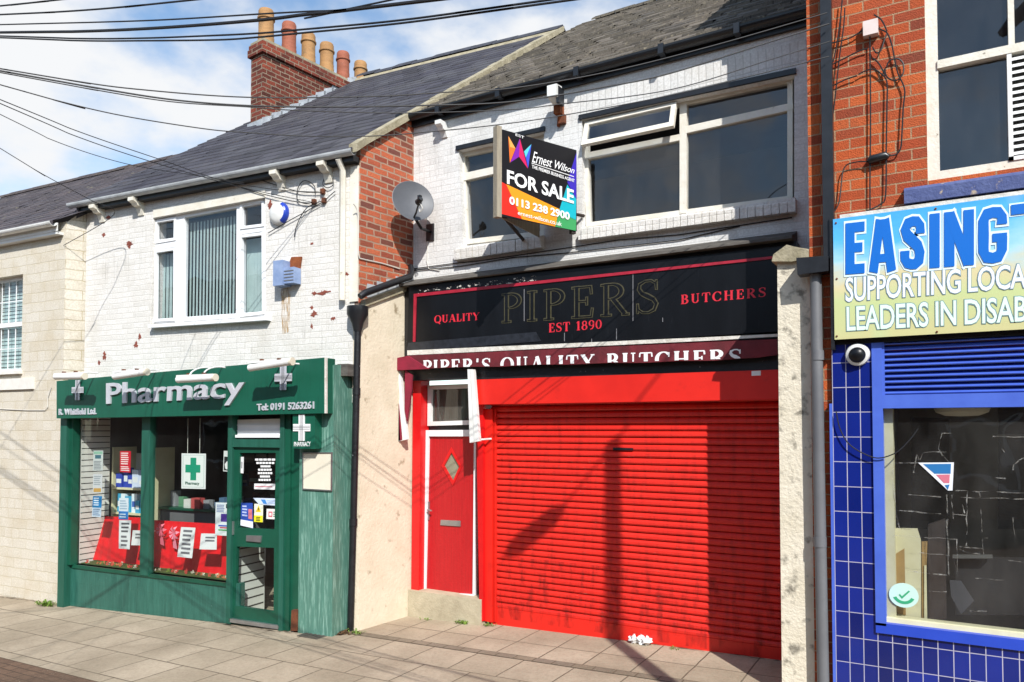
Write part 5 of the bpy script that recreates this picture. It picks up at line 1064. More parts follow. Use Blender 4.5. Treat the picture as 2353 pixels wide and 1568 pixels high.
for nm_, pts_, y_, h_ in (('dark_partition', ((860, 40), (1040, 40), (1040, 900), (860, 900)), 1.6, '1c1c1e'), ('back_door', ((250, 120), (520, 130), (520, 900), (250, 900)), 2.4, '2a2a2b'), ('low_bench', ((560, 1100), (1040, 1100), (1040, 1500), (560, 1500)), 1.0, '232325'), ('grey_shelf', ((820, 240), (1040, 240), (1040, 262), (820, 262)), 1.2, '6a6a6a'), ('grey_shelf', ((540, 1085), (820, 1085), (820, 1105), (540, 1105)), .9, '5c5c5a')): w = MB(); w.prism(R_(y_, *pts_), y_, y_ + .06); rb.part(w, nm_, flat(h_, .8))
lf = T(RB, (1.1, .3, 2.5), 'ceiling_lamp', 'round cream ceiling lamp just inside the blue shop window', 'lamp')
q = RB.at(2210, 938, .55); b = MB(); b.lathe([(.001, -.07), (.12, -.065), (.19, -.035), (.205, 0), (.2, .12), (.001, .12)], (q[0], .55, q[1]), 24); lf.part(b, 'shade', M['plaque'], smooth=True); b = MB(); b.tube([(q[0], .55, q[1] + .1), (q[0], .55, 2.7)], .03, 8); lf.part(b, 'stem', M['white_plastic'])
ck = RB.at(*rz((200, 1363))[0], .02); st_ = T(RB, (ck[0], .024, ck[1]), 'round_sticker', 'round pale green sticker with a tick low in the blue shop window', 'sticker')
b = MB(); r = .105; ov = [(ck[0] + r * cos(2 * pi * k / 28), ck[1] + r * .92 * sin(2 * pi * k / 28)) for k in range(28)]; b.prism(ov, .022, .026); dsk = st_.part(b, 'disc', flat('b9d6cc'))
b = MB(); b.prism([(ck[0] + x, ck[1] + z) for x, z in ((-.035, .0), (-.012, -.028), (.045, .035), (.036, .043), (-.012, -.008), (-.027, .009))], .020, .0225); am = [(ck[0] + .082 * cos(R(a)), ck[1] + .01 + .078 * sin(R(a))) for a in range(205, 336, 10)]; an = [(ck[0] + .058 * cos(R(a)), ck[1] + .01 + .056 * sin(R(a))) for a in range(335, 204, -10)]; b.prism(am + an, .020, .0225); st_.part(b, 'tick', flat('2f9a6c'), dsk)
fl_ = R_(.024, (300, 438), (550, 436), (540, 632), (508, 632)); pn = T(RB, (fl_[3][0], .024, fl_[3][1]), 'torn_flyer', 'torn triangular blue and pink flyer stuck inside the dark shop window', 'flyer')
b = MB(); b.prism(fl_, .022, .025); fs_ = pn.part(b, 'paper', flat('d9dce2')); b = MB(); b.prism(R_(.02, (335, 448), (530, 446), (527, 515), (415, 515)), .0205, .0222); b.prism(R_(.02, (485, 595), (520, 590), (508, 628)), .0205, .0222); pn.part(b, 'blue_print', flat('1c6aa6'), fs_); b = MB(); b.prism(R_(.02, (425, 522), (522, 520), (518, 580), (480, 580)), .0205, .0222); pn.part(b, 'pink_print', flat('c46a7c'), fs_)
def dashes(b, pts):
    for (a, c), (d, e) in zip(pts, pts[1:]):
        L = hypot(d - a, e - c); n = max(1, int(L / .06)); ux, uz = (d - a) / L, (e - c) / L; ws = [random.uniform(.0008, .0055) for _ in range(n + 1)]; js = [random.uniform(-.004, .004) for _ in range(n + 1)]
        for k in range(n):
            b.quad(*[(a + (d - a) * t - uz * o, .0255, c + (e - c) * t + ux * o) for t, o in ((k / n, js[k] - ws[k]), ((k + 1) / n, js[k + 1] - ws[k + 1]), ((k + 1) / n, js[k + 1] + ws[k + 1]), (k / n, js[k] + ws[k]))])
b = MB()
TAPE = [list(p) for p in (((130, 440), (330, 440)), ((230, 662), (460, 674)), ((150, 770), (460, 795)), ((130, 945), (575, 972)), ((560, 630), (1040, 650)), ((570, 680), (1040, 690)), ((545, 800), (635, 805)), ((590, 1025), (745, 1035)), ((640, 640), (640, 1020)), ((740, 760), (752, 1075)), ((500, 660), (512, 1230)), ((535, 660), (545, 830)), ((570, 970), (578, 1250)), ((120, 470), (150, 800)), ((150, 800), (170, 900)), ((310, 1065), (520, 1085)), ((215, 1195), (520, 1225)), ((370, 1330), (500, 1340)), ((820, 255), (1038, 258)), ((590, 1040), (640, 1060)), ((640, 1062), (730, 1075)), ((660, 1470), (780, 1476)))] + [[(530, 230), (470, 232), (440, 340), (475, 390), (520, 435)], [(270, 510), (290, 370), (310, 420), (330, 370), (400, 360), (500, 365)], [(960, 490), (970, 450), (1000, 425), (1040, 405)], [(840, 545), (910, 548)], [(700, 640), (730, 645), (735, 690)], [(610, 730), (625, 790)], [(880, 340), (905, 365)], [(545, 1110), (575, 1230)], [(500, 800), (520, 1230)], [(760, 960), (790, 965)], [(930, 1120), (1038, 1135)], [(700, 1240), (900, 1260)], [(960, 820), (975, 950)]]
for L_ in TAPE: dashes(b, R_(.0255, *L_))
o = single(RB, (1.0, .0255, .9), b, 'tape_residue', patch('old sticky tape', 'a8a8a4', 17, .42, .75), 'torn white lines of old tape stuck inside the blue shop window', 'tape'); o['kind'] = 'stuff'
b = MB(); b.prism(R_(.5, (520, 1255), (600, 1262), (690, 1400), (600, 1495), (530, 1370)), .5, .505); single(RB, (1.1, .5, .8), b, 'grey_sheet', flat('4a4b50'), 'crumpled grey sheet hanging in the dark blue shop window', 'sheet')
# banner sign
YB = -.14
bq_ = RB.xz(YB, (1914, 506), (2353, 445), (2353, 757), (1914, 781)); bx0 = bq_[0][0]; bz1 = (bq_[0][1] + bq_[1][1]) / 2; bz0 = (bq_[2][1] + bq_[3][1]) / 2
bs_ = T(RB, (bx0 + 1, YB, bz0), 'banner_sign', 'pale blue and sand shop banner reading EASINGT in bold blue letters', 'sign')
def banner_mat():
    t = NT('printed beach banner'); sp = t.n('ShaderNodeSeparateXYZ', {0: t.co()}); Z = sp.outputs[2]
    nz_ = t.noise(2.2, 4, .5, (1, 1, 2.5), None, .2, .8)
    zf = t.n('ShaderNodeMath', {0: nz_, 1: .30, 2: Z}, operation='MULTIPLY_ADD').outputs[0]
    r = t.n('ShaderNodeValToRGB', {0: t.n('ShaderNodeMapRange', {0: zf, 1: .1, 2: 1.25}).outputs[0]}); e = r.color_ramp.elements
    e[0].color = cc('c4bd8a'); e[1].color = cc('2f92d6'); e.new(.28).color = cc('bcc88e'); e.new(.45).color = cc('d0c49a'); e.new(.58).color = cc('a4cfe0'); e.new(.74).color = cc('55b0e6')
    c = t.mix(t.noise(1.1, 1, .3, (1.6, 1, .35), None, .5, .54), r.outputs[0], t.mix(.35, r.outputs[0], 'a8cfa0'))
    c = t.mix(t.noise(1.3, 1, .3, (1.2, 1, .5), None, .56, .6), c, t.mix(.4, c, 'e0c84e'))
    return t.done(c, .35)
b = MB(); b.prism([(bx0, bz1), (XW, bz1), (XW, bz0), (bx0, bz0)], YB, YB + .006); bn = bs_.part(b, 'printed_panel', banner_mat())
b = MB(); b.box(bx0 - .0, XW, YB + .007, -.003, bz0 + .01, bz1 - .01); b.box(bx0 - .028, bx0 - .001, YB + .01, -.003, bz0 - .08, bz1 + .02); b.box(bx0, XW, -.06, -.003, zt3 - .0, bz0 + .008); bs_.part(b, 'backing', M['black_paint'])
b = MB(); b.box(bx0 + .05, XW, YB + .02, -.003, bz1 - .009, bz1 + .035); bs_.part(b, 'top_edge', M['white_trim'])
rr = zm(1723.4, 430.8, .3114)
def BQ(*p): return RB.xz(YB, *rr(*p))
for s_, qq in (('EASING', ((705, 268), (1900, 135), (1900, 555), (705, 645))),):
    for nm, m_, bo2, yy, ex in (('letter_outline', 'd6ecf8', .085, .001, .016), ('letter_face', '0a63bd', .06, .006, 0)):
        for m in serif(s_, BQ(*qq), YB - yy - .002, .10, 1, .045 if 'outline' in nm else 0, None, SN): bs_.part(m, nm, flat(nm == 'letter_face' and '0b66c2' or 'd9eef8', .35), bn)
tq = BQ((1910, 128), (2022, 120), (2022, 190), (1910, 197)); 
for nm, h, g_, yy in (('letter_outline', 'd9eef8', .012, .003), ('letter_face', '0b66c2', 0, .009)):
    x0 = BQ((1925, 120))[0][0]; z1 = BQ((1985, 125))[0][1]; z0 = BQ((1985, 545))[0][1]; b = MB(); b.prism([(x0 - g_, z1 + g_), (x0 + .34 + g_, z1 + g_), (x0 + .34 + g_, z1 - .075 - g_), (x0 + .22 + g_, z1 - .075 - g_), (x0 + .22 + g_, z0 - g_), (x0 + .12 - g_, z0 - g_), (x0 + .12 - g_, z1 - .075 - g_), (x0 - g_, z1 - .075 - g_)], YB - yy, YB - yy + .002); bs_.part(b, nm, flat(h, .35), bn)
for s_, qq, fcol in (('SUPPORTING LOCA', ((705, 668), (2040, 560), (2040, 742), (705, 848)), 'dfe6f2'), ('LEADERS IN DISAB', ((712, 882), (2045, 800), (2045, 990), (715, 1062)), 'd4ecdc')):
    for nm, h, bo2, ex, yy in (('letter_edge', '6f8a92', .045, .006, .002), ('letter_face', fcol, .012, 0, .004)):
        b = MB(); text(b, s_, grow(BQ(*qq), ex), YB - yy - .001, .0015, bo2, space=.95); bs_.letters(b, nm, flat(h, .4), bn)
b = MB()
for px, py in ((1923, 773), (1923, 641), (1921, 513), (2153, 763), (2150, 480)): q = RB.at(px, py, YB); b.lathe([(.001, .008), (.008, .006), (.008, 0)], (q[0], YB, q[1]), 8, (0, -1, 0))
bs_.part(b, 'fixing_screw', M['rust'])
# dome camera
q = RB.at(1970, 814, YT - .04); cm = T(RB, (q[0], YT, q[1]), 'dome_camera', 'white dome camera with a black ball on the blue tiles', 'camera')
b = MB(); b.lathe([(.001, .03), (.06, .06), (.085, .05), (.092, .02), (.092, 0)], (q[0], YT, q[1]), 28, (0, -1, -.15)); cm.part(b, 'base', M['white_plastic'], smooth=True)
b = MB(); b.lathe([(.066 * sin(t), .045 + .055 * cos(t)) for t in [pi * k / 16 for k in range(9)]], (q[0], YT, q[1]), 24, (0, -1, -.15)); cm.part(b, 'dome', M['black_gloss'], smooth=True)
# cables on the brick
def rbp(y, *p): return [(RB.at(a, c, y)[0], y, RB.at(a, c, y)[1]) for a, c in p]
cz = zm(1723.4, 0, .3114)
bw = T(RB, (.5, 0, 4.2), 'cable_tangle', 'loops of black cable hanging from a white box on the orange brick', 'cables')
def strands(t, fn, lst, r, name, m):
    b = MB()
    for L in lst: b.tube(smoothpts(fn(L)), r, 5, False)
    t.part(b, name, m)
strands(bw, lambda L: rbp(-.03, *cz(*L)), [[(885, 250), (885, 400), (888, 700), (888, 1000), (885, 1300), (885, 1545)], [(905, 350), (930, 390), (965, 375), (990, 300), (1010, 250)], [(925, 205), (980, 225), (1015, 250), (1045, 330), (1065, 430), (1090, 540), (1140, 660), (1130, 800), (1120, 1000), (1112, 1090), (1080, 1140), (1020, 1150)],
    [(1005, 500), (1030, 450), (1090, 435), (1130, 470), (1130, 540), (1090, 590), (1040, 590), (1005, 560), (995, 510)], [(800, 550), (850, 525), (910, 512), (960, 540), (1000, 580), (1012, 640), (1010, 800), (1005, 1100), (1000, 1440), (960, 1510), (860, 1560)], [(600, 480), (700, 430), (800, 380), (870, 358)], [(600, 640), (700, 590), (790, 560)], [(600, 320), (740, 280), (850, 210)], [(905, 430), (950, 470), (1000, 560)], [(915, 110), (970, 150), (1010, 230)]], .0062, 'hanging_loops', M['cable'])
strands(bw, lambda L: rbp(-.04, *cz(*L)), [[(680, 0), (665, 150), (640, 330), (615, 450), (605, 500), (605, 900), (600, 1100), (600, 1200)], [(700, 60), (690, 200), (660, 420), (630, 700), (605, 900)], [(870, 1195), (800, 1195), (720, 1215), (685, 1270), (670, 1400), (655, 1500), (620, 1568)]], .0056, 'drop_cable', M['cable'])
b = MB(); q = RB.at(*cz((890, 208))[0], -.05); b.box(q[0] - .055, q[0] + .055, -.07, -.001, q[1] - .06, q[1] + .06); bw.part(b, 'white_box', mat('pinkish white box', 'd9c9c4', 'cbb9b2', 6, .6))
b = MB(); b.tube(rbp(-.035, *cz((870, 1195), (890, 1180), (1000, 1150), (1025, 1160))), [.02, .035, .035, .02], 10); bw.part(b, 'cable_joint', M['black_plastic'], smooth=True)
dr = T(RB, (.3, YT, 2.2), 'loose_cable', 'thin black cable drooping across the blue tiles and frame', 'cable')
b = MB(); b.tube(smoothpts(rbp(-.09, (1921, 945), (1930, 985), (1950, 1020), (1985, 1043), (2020, 1053), (2060, 1040), (2090, 1012), (2110, 985))), .005, 5); dr.part(b, 'strand', M['cable'])
# downpipes between butcher and brick shop
d1 = T(RB, (-.02, -.06, 0), 'downpipe', 'black square hopper and grey downpipe between the rough pier and the brick shop', 'downpipe')
xa = RB.at(1901, 300, -.1)[0]; ha = RB.xz(-.16, (1829, 592), (1903, 588), (1903, 622), (1832, 631))
b = MB(); b.box(xa - .042, xa + .042, -.11, -.03, (ha[0][1] + ha[1][1]) / 2 - .02, 6.9); d1.part(b, 'upper_pipe', M['black_plastic'])
b = MB(); b.prism(ha, -.15, -.003); d1.part(b, 'hopper', M['black_plastic'])
xb = RB.at(1874, 640, -.05)[0]
b = MB(); b.tube([(xb, -.048, ha[2][1]), (xb + .006, -.048, 2.0), (xb + .02, -.048, .0)], .047, 14)
for z in (1.35, 2.9): b.lathe([(.052, -.04), (.052, .04)], (xb + .008, -.048, z), 14)
d1.part(b, 'lower_pipe', M['grey_plastic'], smooth=True)

# ------------------------------------------------------------------ downpipe down the plaster return
dl = T(W0, (-6.0, 6.68, gz(-6)), 'downpipe', 'long black downpipe with a cone hopper running down the cream plaster return', 'downpipe')
def pgw(px, py, x): y, z = PG.atx(px, py, x); return PG.w(x, y, z)
top_ = BU.w(*(lambda q: (q[0], -.07, q[1]))(BU.at(944, 612, -.07)))
A_ = pgw(942, 636, .13); B_ = pgw(838, 674, .13)
b = MB(); b.tube([top_, top_ + (A_ - top_) * .5 + Vector((.02, 0, -.03)), A_, B_, B_ + Vector((-.02, -.06, -.05))], [.036, .04, .045, .045, .04], 12); dl.part(b, 'sloping_pipe', M['black_paint'], smooth=True)
hx = PG.p(822, 702, -.06); H1 = PG.w(hx.x, -.06, hx.z); zh2 = PG.p(820, 762, -.06).z
b = MB(); b.lathe([(.05, 0), (.075, .10), (.13, .20), (.13, .30), (.11, .30), (.10, .2)], (H1.x, H1.y, zh2), 14); dl.part(b, 'hopper', M['black_plastic'], smooth=True)
pts = []
for px, py in ((822, 760), (819, 900), (812, 1200), (805, 1462)): q = PG.p(px, py, -.06); pts.append(PG.w(q.x, -.06, q.z))
pts[-1].z = gz(pts[-1].x) - .02
b = MB(); b.tube(pts, .042, 12)
for k in (1, 2): b.lathe([(.05, -.04), (.05, .04)], pts[k], 12)
dl.part(b, 'lower_pipe', M['black_paint'], smooth=True)
lc = T(W0, tuple(PG.w(.02, .3, 4.4)), 'clipped_cable', 'thin white cable clipped to the red brick return beside the satellite dish', 'cable')
b = MB(); b.tube(smoothpts([pgw(a, c, .025) for a, c in ((812, 468), (822, 490), (823, 560), (825, 590), (835, 596), (880, 606), (918, 618))]), .007, 5); lc.part(b, 'strand', M['cable_pale'])

# ------------------------------------------------------------------ satellite dish
yd = -.42; q = BU.at(948, 464, yd); dc = Vector((q[0], yd, q[1])); dn = Vector((.80, -.56, .22)).normalized()
ds = T(BU, (q[0], -.05, q[1] - .3), 'satellite_dish', 'round grey satellite dish on a black bracket at the corner of the white wall', 'satellite dish')
b = MB(); rd = .265; prof = [(.001, 0)] + [(rd * k / 8, .06 * (k / 8) ** 2) for k in range(1, 9)] + [(rd + .006, .058), (rd, .045)] + [(rd * k / 8, .06 * (k / 8) ** 2 - .006) for k in range(7, 0, -1)] + [(.001, -.006)]
b.lathe(prof, tuple(dc - dn * .03), 40, dn); ds.part(b, 'reflector', M['dish'], smooth=True)
lowp = dc + Vector((0, 0, -rd)) - dn * .0; side_ = Vector((-dn.y, dn.x, 0))
lnb = dc + dn * .30 + Vector((.0, 0, -.13)); b = MB(); b.tube([dc + Vector((.0, 0, -rd * .9)), dc + dn * .16 + Vector((0, 0, -rd * .80)), lnb], .012, 6); ds.part(b, 'feed_arm', M['black_plastic'])
b = MB(); b.lathe([(.02, -.05), (.035, -.03), (.035, .03), (.045, .05), (.001, .05)], tuple(lnb), 14, -dn); b.box(lnb.x - .02, lnb.x + .02, lnb.y - .02, lnb.y + .02, lnb.z - .02, lnb.z + .06); ds.part(b, 'receiver', M['black_plastic'], smooth=True)
b = MB(); wp = Vector((dc.x - .03, 0, dc.z - .28)); b.tube([dc - dn * .05, dc - dn * .10 + Vector((0, 0, -.06)), wp + Vector((0, -.2, 0)), wp], .02, 8); b.box(wp.x - .06, wp.x + .06, -.02, -.002, wp.z - .12, wp.z + .1); ds.part(b, 'bracket', M['black_plastic'])
b = MB(); b.tube(smoothpts([lnb + Vector((0, 0, -.03)), lnb + Vector((.03, .02, -.10)), lnb + Vector((-.02, .03, -.13)), lnb + Vector((-.02, .04, -.05))]), .006, 5); ds.part(b, 'white_lead', M['cable_pale'])

# ------------------------------------------------------------------ for sale board: two boards meeting in a V on battens
zo_ = BU.p(1151, 392, -1.08); P0 = Vector((zo_.x, BU.o.y - 1.08, 0)); qf = BU.p(1325, 440, -.13); P1 = Vector((qf.x, BU.o.y - .13, 0))
ang = degrees(atan2(P1.y - P0.y, P1.x - P0.x)); BD = Fr((P0.x, P0.y), ang); LB = (P1 - P0).length
zt_b = (BD.at(1157, 292, 0)[1] + BD.at(1327, 352, 0)[1]) / 2; zb_b = (BD.at(1146, 491, 0)[1] + BD.at(1322, 535, 0)[1]) / 2
fs = T(BD, (0, 0, zb_b), 'sale_board', 'black and rainbow coloured FOR SALE board jutting from the white wall', 'sign')
rect = [(0, zt_b), (LB, zt_b), (LB, zb_b), (0, zb_b)]
b = MB(); b.prism(rect, 0, .012); bd_ = fs.part(b, 'front_board', flat('16161a', .35))
fz_ = zm(1137.4, 281.5, .1722)
def F_(*p): return [(min(max(a, .002), LB - .002), min(max(c, zb_b + .002), zt_b - .002)) for a, c in BD.xz(0, *fz_(*p))]
def panel(h, pts, k, name): b = MB(); b.prism(F_(*pts), -.0008 * k, .001); fs.part(b, name, flat(h, .4), bd_)
panel('d8291c', ((90, 795), (150, 830), (360, 1290), (60, 1215)), 1, 'red_panel'); panel('e8921e', ((150, 825), (875, 1165), (800, 1412), (355, 1290)), 1, 'orange_panel')
panel('3a2aa8', ((1085, 405), (1115, 430), (1085, 1030), (965, 800)), 1, 'blue_panel'); panel('0fa5b5', ((965, 830), (1085, 1030), (1080, 1310), (850, 1195)), 1, 'teal_panel'); panel('3a9458', ((850, 1190), (1085, 1305), (1080, 1490), (800, 1412)), 1, 'green_panel')
for h, pts, k in (('e8702a', ((178, 185), (272, 350), (198, 540)), 2), ('f0a050', ((178, 185), (272, 350), (200, 330)), 3), ('7a1fa0', ((330, 220), (205, 535), (320, 460)), 4), ('c81f5a', ((330, 220), (320, 460), (438, 620), (400, 480)), 4), ('58c0d0', ((482, 295), (385, 390), (408, 470)), 5), ('3f52c8', ((482, 295), (408, 470), (440, 610)), 5)): panel(h, pts, k, 'logo_facet')
def btext(s_, pts, bold, name, shear=0, h='ebebeb'): b = MB(); text(b, s_, F_(*pts), -.009, .003, bold, shear); (fs.part if shear else fs.letters)(b, 'letter', flat(h, .4), bd_)
btext('FOR SALE', ((155, 632), (1045, 905), (1045, 1090), (155, 822)), .024, 'lettering')
btext('0113 238 2900', ((187, 985), (990, 1205), (990, 1310), (187, 1095)), .03, 'number_lettering')
btext('ernest-wilson.co.uk', ((300, 1180), (885, 1330), (885, 1390), (300, 1235)), .0, 'small_lettering')
btext('THE PREMIER BUSINESS AGENT', ((487, 568), (1055, 762), (1055, 805), (487, 615)), .005, 'small_lettering')
btext('EST. 1974'[:3], ((270, 150), (385, 190), (385, 225), (270, 182)), .0, 'small_lettering')
btext('Ernest Wilson', ((490, 380), (1055, 610), (1055, 690), (490, 535)), .0, 'script_lettering', .45)
b = MB(); b.prism(F_((487, 540), (1050, 722), (1050, 730), (487, 548)), -.004, .001); fs.part(b, 'white_rule', flat('ebebeb', .4), bd_)
P2 = BU.w(BU.at(1240, 540, -.1)[0], -.1, 0); b2 = BD.loc(P2); d2 = Vector((b2.x, b2.y)).normalized(); nb = Vector((-d2.y, d2.x)) * .012; e2 = Vector((b2.x, b2.y))
b = MB(); c4 = [Vector((-.02, .02)), e2, e2 + nb, Vector((-.02, .02)) + nb]; b.add([(p.x, p.y, z) for z in (zb_b, zt_b) for p in c4], [(0, 1, 2, 3), (4, 5, 6, 7), (0, 1, 5, 4), (1, 2, 6, 5), (2, 3, 7, 6), (3, 0, 4, 7)]); fs.part(b, 'back_board', M['timber'])
b = MB(); b.box(-.065, -.002, -.02, .05, zb_b - .02, zt_b + .02); fs.part(b, 'outer_batten', M['timber'])
b = MB(); b.box(LB - .06, LB, .014, .06, zb_b - .03, zt_b); wallq = BD.loc(BU.w(BU.at(1205, 520, -.03)[0], -.03, 0)); b.tube([(.03, .03, zb_b + .03), (wallq.x, wallq.y, zb_b + .0)], .025, 4); b.tube([(LB - .02, .03, zb_b + .2), (LB + .13, .02, zb_b + .2)], .02, 4); fs.part(b, 'fixing_batten', M['dark_wood'])

# ------------------------------------------------------------------ rusty flood light under the butcher's eaves
q = BU.at(1275, 215, -.22); fl2 = T(BU, (q[0], 0, q[1] - .2), 'flood_light', 'small white flood light with a rusty orange base under the black gutter', 'lamp')
b = MB(); b.side([(-.14, q[1] - .10), (-.30, q[1] - .06), (-.30, q[1] + .07), (-.16, q[1] + .09)], q[0] - .06, q[0] + .06); fl2.part(b, 'lamp_head', M['white_plastic'])
b = MB(); b.box(q[0] - .065, q[0] + .02, -.13, -.02, q[1] - .19, q[1] - .08); b.tube([(q[0], -.1, q[1] - .17), (q[0] - .06, -.015, q[1] - .3)], .02, 6); fl2.part(b, 'rusty_base', M['orange_brown'])
b = MB(); b.box(q[0] + .035, q[0] + .07, -.26, -.12, q[1] - .13, q[1] + .06); fl2.part(b, 'side_bracket', M['black_plastic'])

# ------------------------------------------------------------------ overhead cables
def overhead(lab, pts, Ya, Yb, r, ext=True):
    n = len(pts); W = []
    for i, (a, c) in enumerate(pts): W.append(W0.w(*W0.p(a, c, Ya + (Yb - Ya) * (a - pts[0][0]) / (pts[-1][0] - pts[0][0]))))
    if ext:
        W = [W[0] + (W[0] - W[1]).normalized() * 6] + W
        if ext == 2: W = W + [W[-1] + (W[-1] - W[-2]).normalized() * 6]
    b = MB(); b.tube(smoothpts(W, 8), r * .72, 6, False)
    single(W0, tuple(W[0]), b, 'overhead_cable', M['cable'], lab, 'cable', 'overhead cables crossing the street', smooth=True)
Y1 = 2.2
overhead('short black cable across the top left corner of the sky', ((0, 14), (70, 7), (134, 0)), Y1, Y1, .007, 2)
overhead('black cable second from the top left corner of the sky', ((0, 34), (110, 29), (218, 22), (330, 12), (445, 0)), Y1, Y1, .007, 2)
overhead('thin black cable passing across the tallest chimney pot near its top', ((0, 57), (237, 51), (395, 45), (592, 33), (700, 27), (795, 22), (900, 0)), Y1 + .2, Y1 + .2, .006, 2)
overhead('thickest black cable crossing the sky and the tallest chimney pot', ((0, 75), (187, 72.5), (374, 64), (592, 47), (700, 34), (795, 24), (997, 0)), Y1, Y1, .011, 2)
overhead('upper cable of the close pair at the foot of the tallest chimney pot', ((0, 83), (187, 89), (330, 88), (467, 83), (592, 77), (686, 69), (919, 47), (1177, 12), (1284, -3)), Y1 + .3, Y1 + .3, .007, 2)
overhead('lower cable of the close pair at the foot of the tallest chimney pot', ((0, 87), (187, 94), (330, 94), (500, 92), (592, 86), (686, 77), (919, 54), (1177, 19), (1300, 2)), Y1 + .3, Y1 + .3, .007, 2)
overhead('cable running from the left sky across both slate roofs to the brick shop', ((0, 158), (156, 184), (311, 205), (570, 224), (857, 222), (1013, 213), (1177, 203), (1400, 165), (1640, 105), (1900, 30)), 2.6, 6.5, .007, 1)
overhead('thick cable passing the lower chimney and over the black gutter to the brick shop', ((0, 163), (202, 199), (392, 229), (567, 243), (748, 246), (966, 243), (1177, 234), (1397, 199), (1543, 168), (1781, 93), (1905, 55)), 2.6, 6.5, .009, 1)
overhead('cable passing under the black gutter and above the wide white window', ((0, 167), (202, 204), (392, 234), (567, 246), (701, 255), (935, 260), (1177, 252), (1284, 240), (1543, 206), (1781, 134), (1908, 95)), 2.6, 6.5, .006, 1)
overhead('cable meeting the roof at the chimney foot and passing the sale board', ((0, 195), (125, 230), (280, 266), (467, 296), (567, 305), (701, 313), (857, 313), (1000, 302), (1137, 288), (1290, 266), (1560, 215), (1905, 130)), 2.6, 6.5, .006, 1)
pe = PH.w(*PH.p(742, 442, -.03)); 
overhead('upper of two sloping cables running down to the loops on the pharmacy wall', ((0, 229), (187, 305), (383, 372), (498, 411), (632, 436), (742, 442)), 3.0, pe.y, .006, 1)
pe2 = PH.w(*PH.p(722, 466, -.03))
overhead('lower of two sloping cables running down to the loops on the pharmacy wall', ((0, 238), (187, 318), (374, 380), (560, 432), (722, 466)), 3.0, pe2.y, .006, 1)
overhead('thin cable sloping from the left sky to the pale gutter', ((0, 263), (125, 324), (249, 366), (336, 386), (440, 402), (560, 420)), 3.0, 6.2, .005, 1)
W_ = [W0.w(*W0.p(a, c, y)) for a, c, y in ((0, 341, 4.4), (78, 389, 4.8), (146, 427, 5.2), (212, 462, 5.6), (262, 493, 6.05))]; W_ = [W_[0] + (W_[0] - W_[1]).normalized() * 6] + W_ + [CR.w(-.02, -.02, 5.0)]
b = MB(); b.tube(smoothpts(W_, 8), .005, 6, False); single(W0, tuple(W_[0]), b, 'overhead_cable', M['cable'], 'lowest thin cable sloping down the left sky to the cream house corner', 'cable', 'overhead cables crossing the street', smooth=True)

# ------------------------------------------------------------------ street lamp on the near side whose shadow lies on the shutter
YSH = 7.72
def sun_back(px, py, L):                     # a point L metres of ground distance towards the sun from a spot on the shutter
    q = W0.p(px, py, YSH); v = Vector(q); return v + S * (L / cos(SUN_EL))
LD = 8.0
b0 = ground_at(1402, 1463); base = Vector((b0.x, b0.y, 0)) + Vector((S.x, S.y, 0)).normalized() * LD; gzb = gz(base.x)
topq = W0.p(1405, 1040, YSH); ztop_l = topq.z + LD * tan(SUN_EL)
sl2_ = T(W0, (base.x, base.y, gzb), 'street_lamp', 'street lamp on the near pavement that throws its shadow on the red shutter', 'street lamp')
b = MB(); b.tube([(base.x, base.y, gzb - .1), (base.x, base.y, 1.4), (base.x, base.y, 1.45), (base.x, base.y, ztop_l)], [.11, .11, .09, .078], 16); sl2_.part(b, 'column', M['grey_plastic'], smooth=True)
tp = Vector((base.x, base.y, ztop_l)); h0 = sun_back(1285, 1178, LD); h1 = sun_back(1165, 1275, LD)
b = MB(); b.tube([tp + (tp - h0) * .8, tp, h0], .013, 8); sl2_.part(b, 'arm', M['grey_plastic'], smooth=True)
b = MB(); m_ = (h0 + h1) / 2; b.tube([h0, h0 + (h1 - h0) * .15, h0 + (h1 - h0) * .8, h1], [.06, .10, .11, .05], 12); sl2_.part(b, 'lantern', M['grey_plastic'], smooth=True)

# ------------------------------------------------------------------ unseen terrace added across the street for reflections and to block low sky
OT = Fr((0, -9), 180); tr = T(OT, (0, 0, 0), 'unseen_terrace_row', 'unseen dark brick terrace added across the street behind the viewer', 'terrace')
wh = []
for i in range(9):
    for z in (.9, 3.9): x = -24 + i * 5.6; wh.append([(x, z + 1.7), (x + 1.4, z + 1.7), (x + 1.4, z), (x, z)])
b = MB(); b.prism([(-28, -1), (28, -1), (28, 6.7), (-28, 6.7)], 0, .2, wh); tr.part(b, 'wall', bmat('opposite brick', 'xz', .225, .08, .01, ['6a4034', '7a4a3a', '5a362c'], '8a7c6c'))
b = MB(); b.quad((-28, -.3, 6.6), (28, -.3, 6.6), (28, 4, 9.3), (-28, 4, 9.3)); b.quad((-28, 8, 6.6), (28, 8, 6.6), (28, 4, 9.3), (-28, 4, 9.3)); b.quad((-28, 8, -1), (28, 8, -1), (28, 8, 6.6), (-28, 8, 6.6)); tr.part(b, 'roof', M['slate'])
for h in wh: b = MB(); b.frame(h, grow(h, -.08), .06, .12); f_ = tr.part(b, 'window', M['upvc']); b = MB(); b.quad(*[(x, .1, z) for x, z in h]); tr.part(b, 'pane', M['black_gloss'], f_)

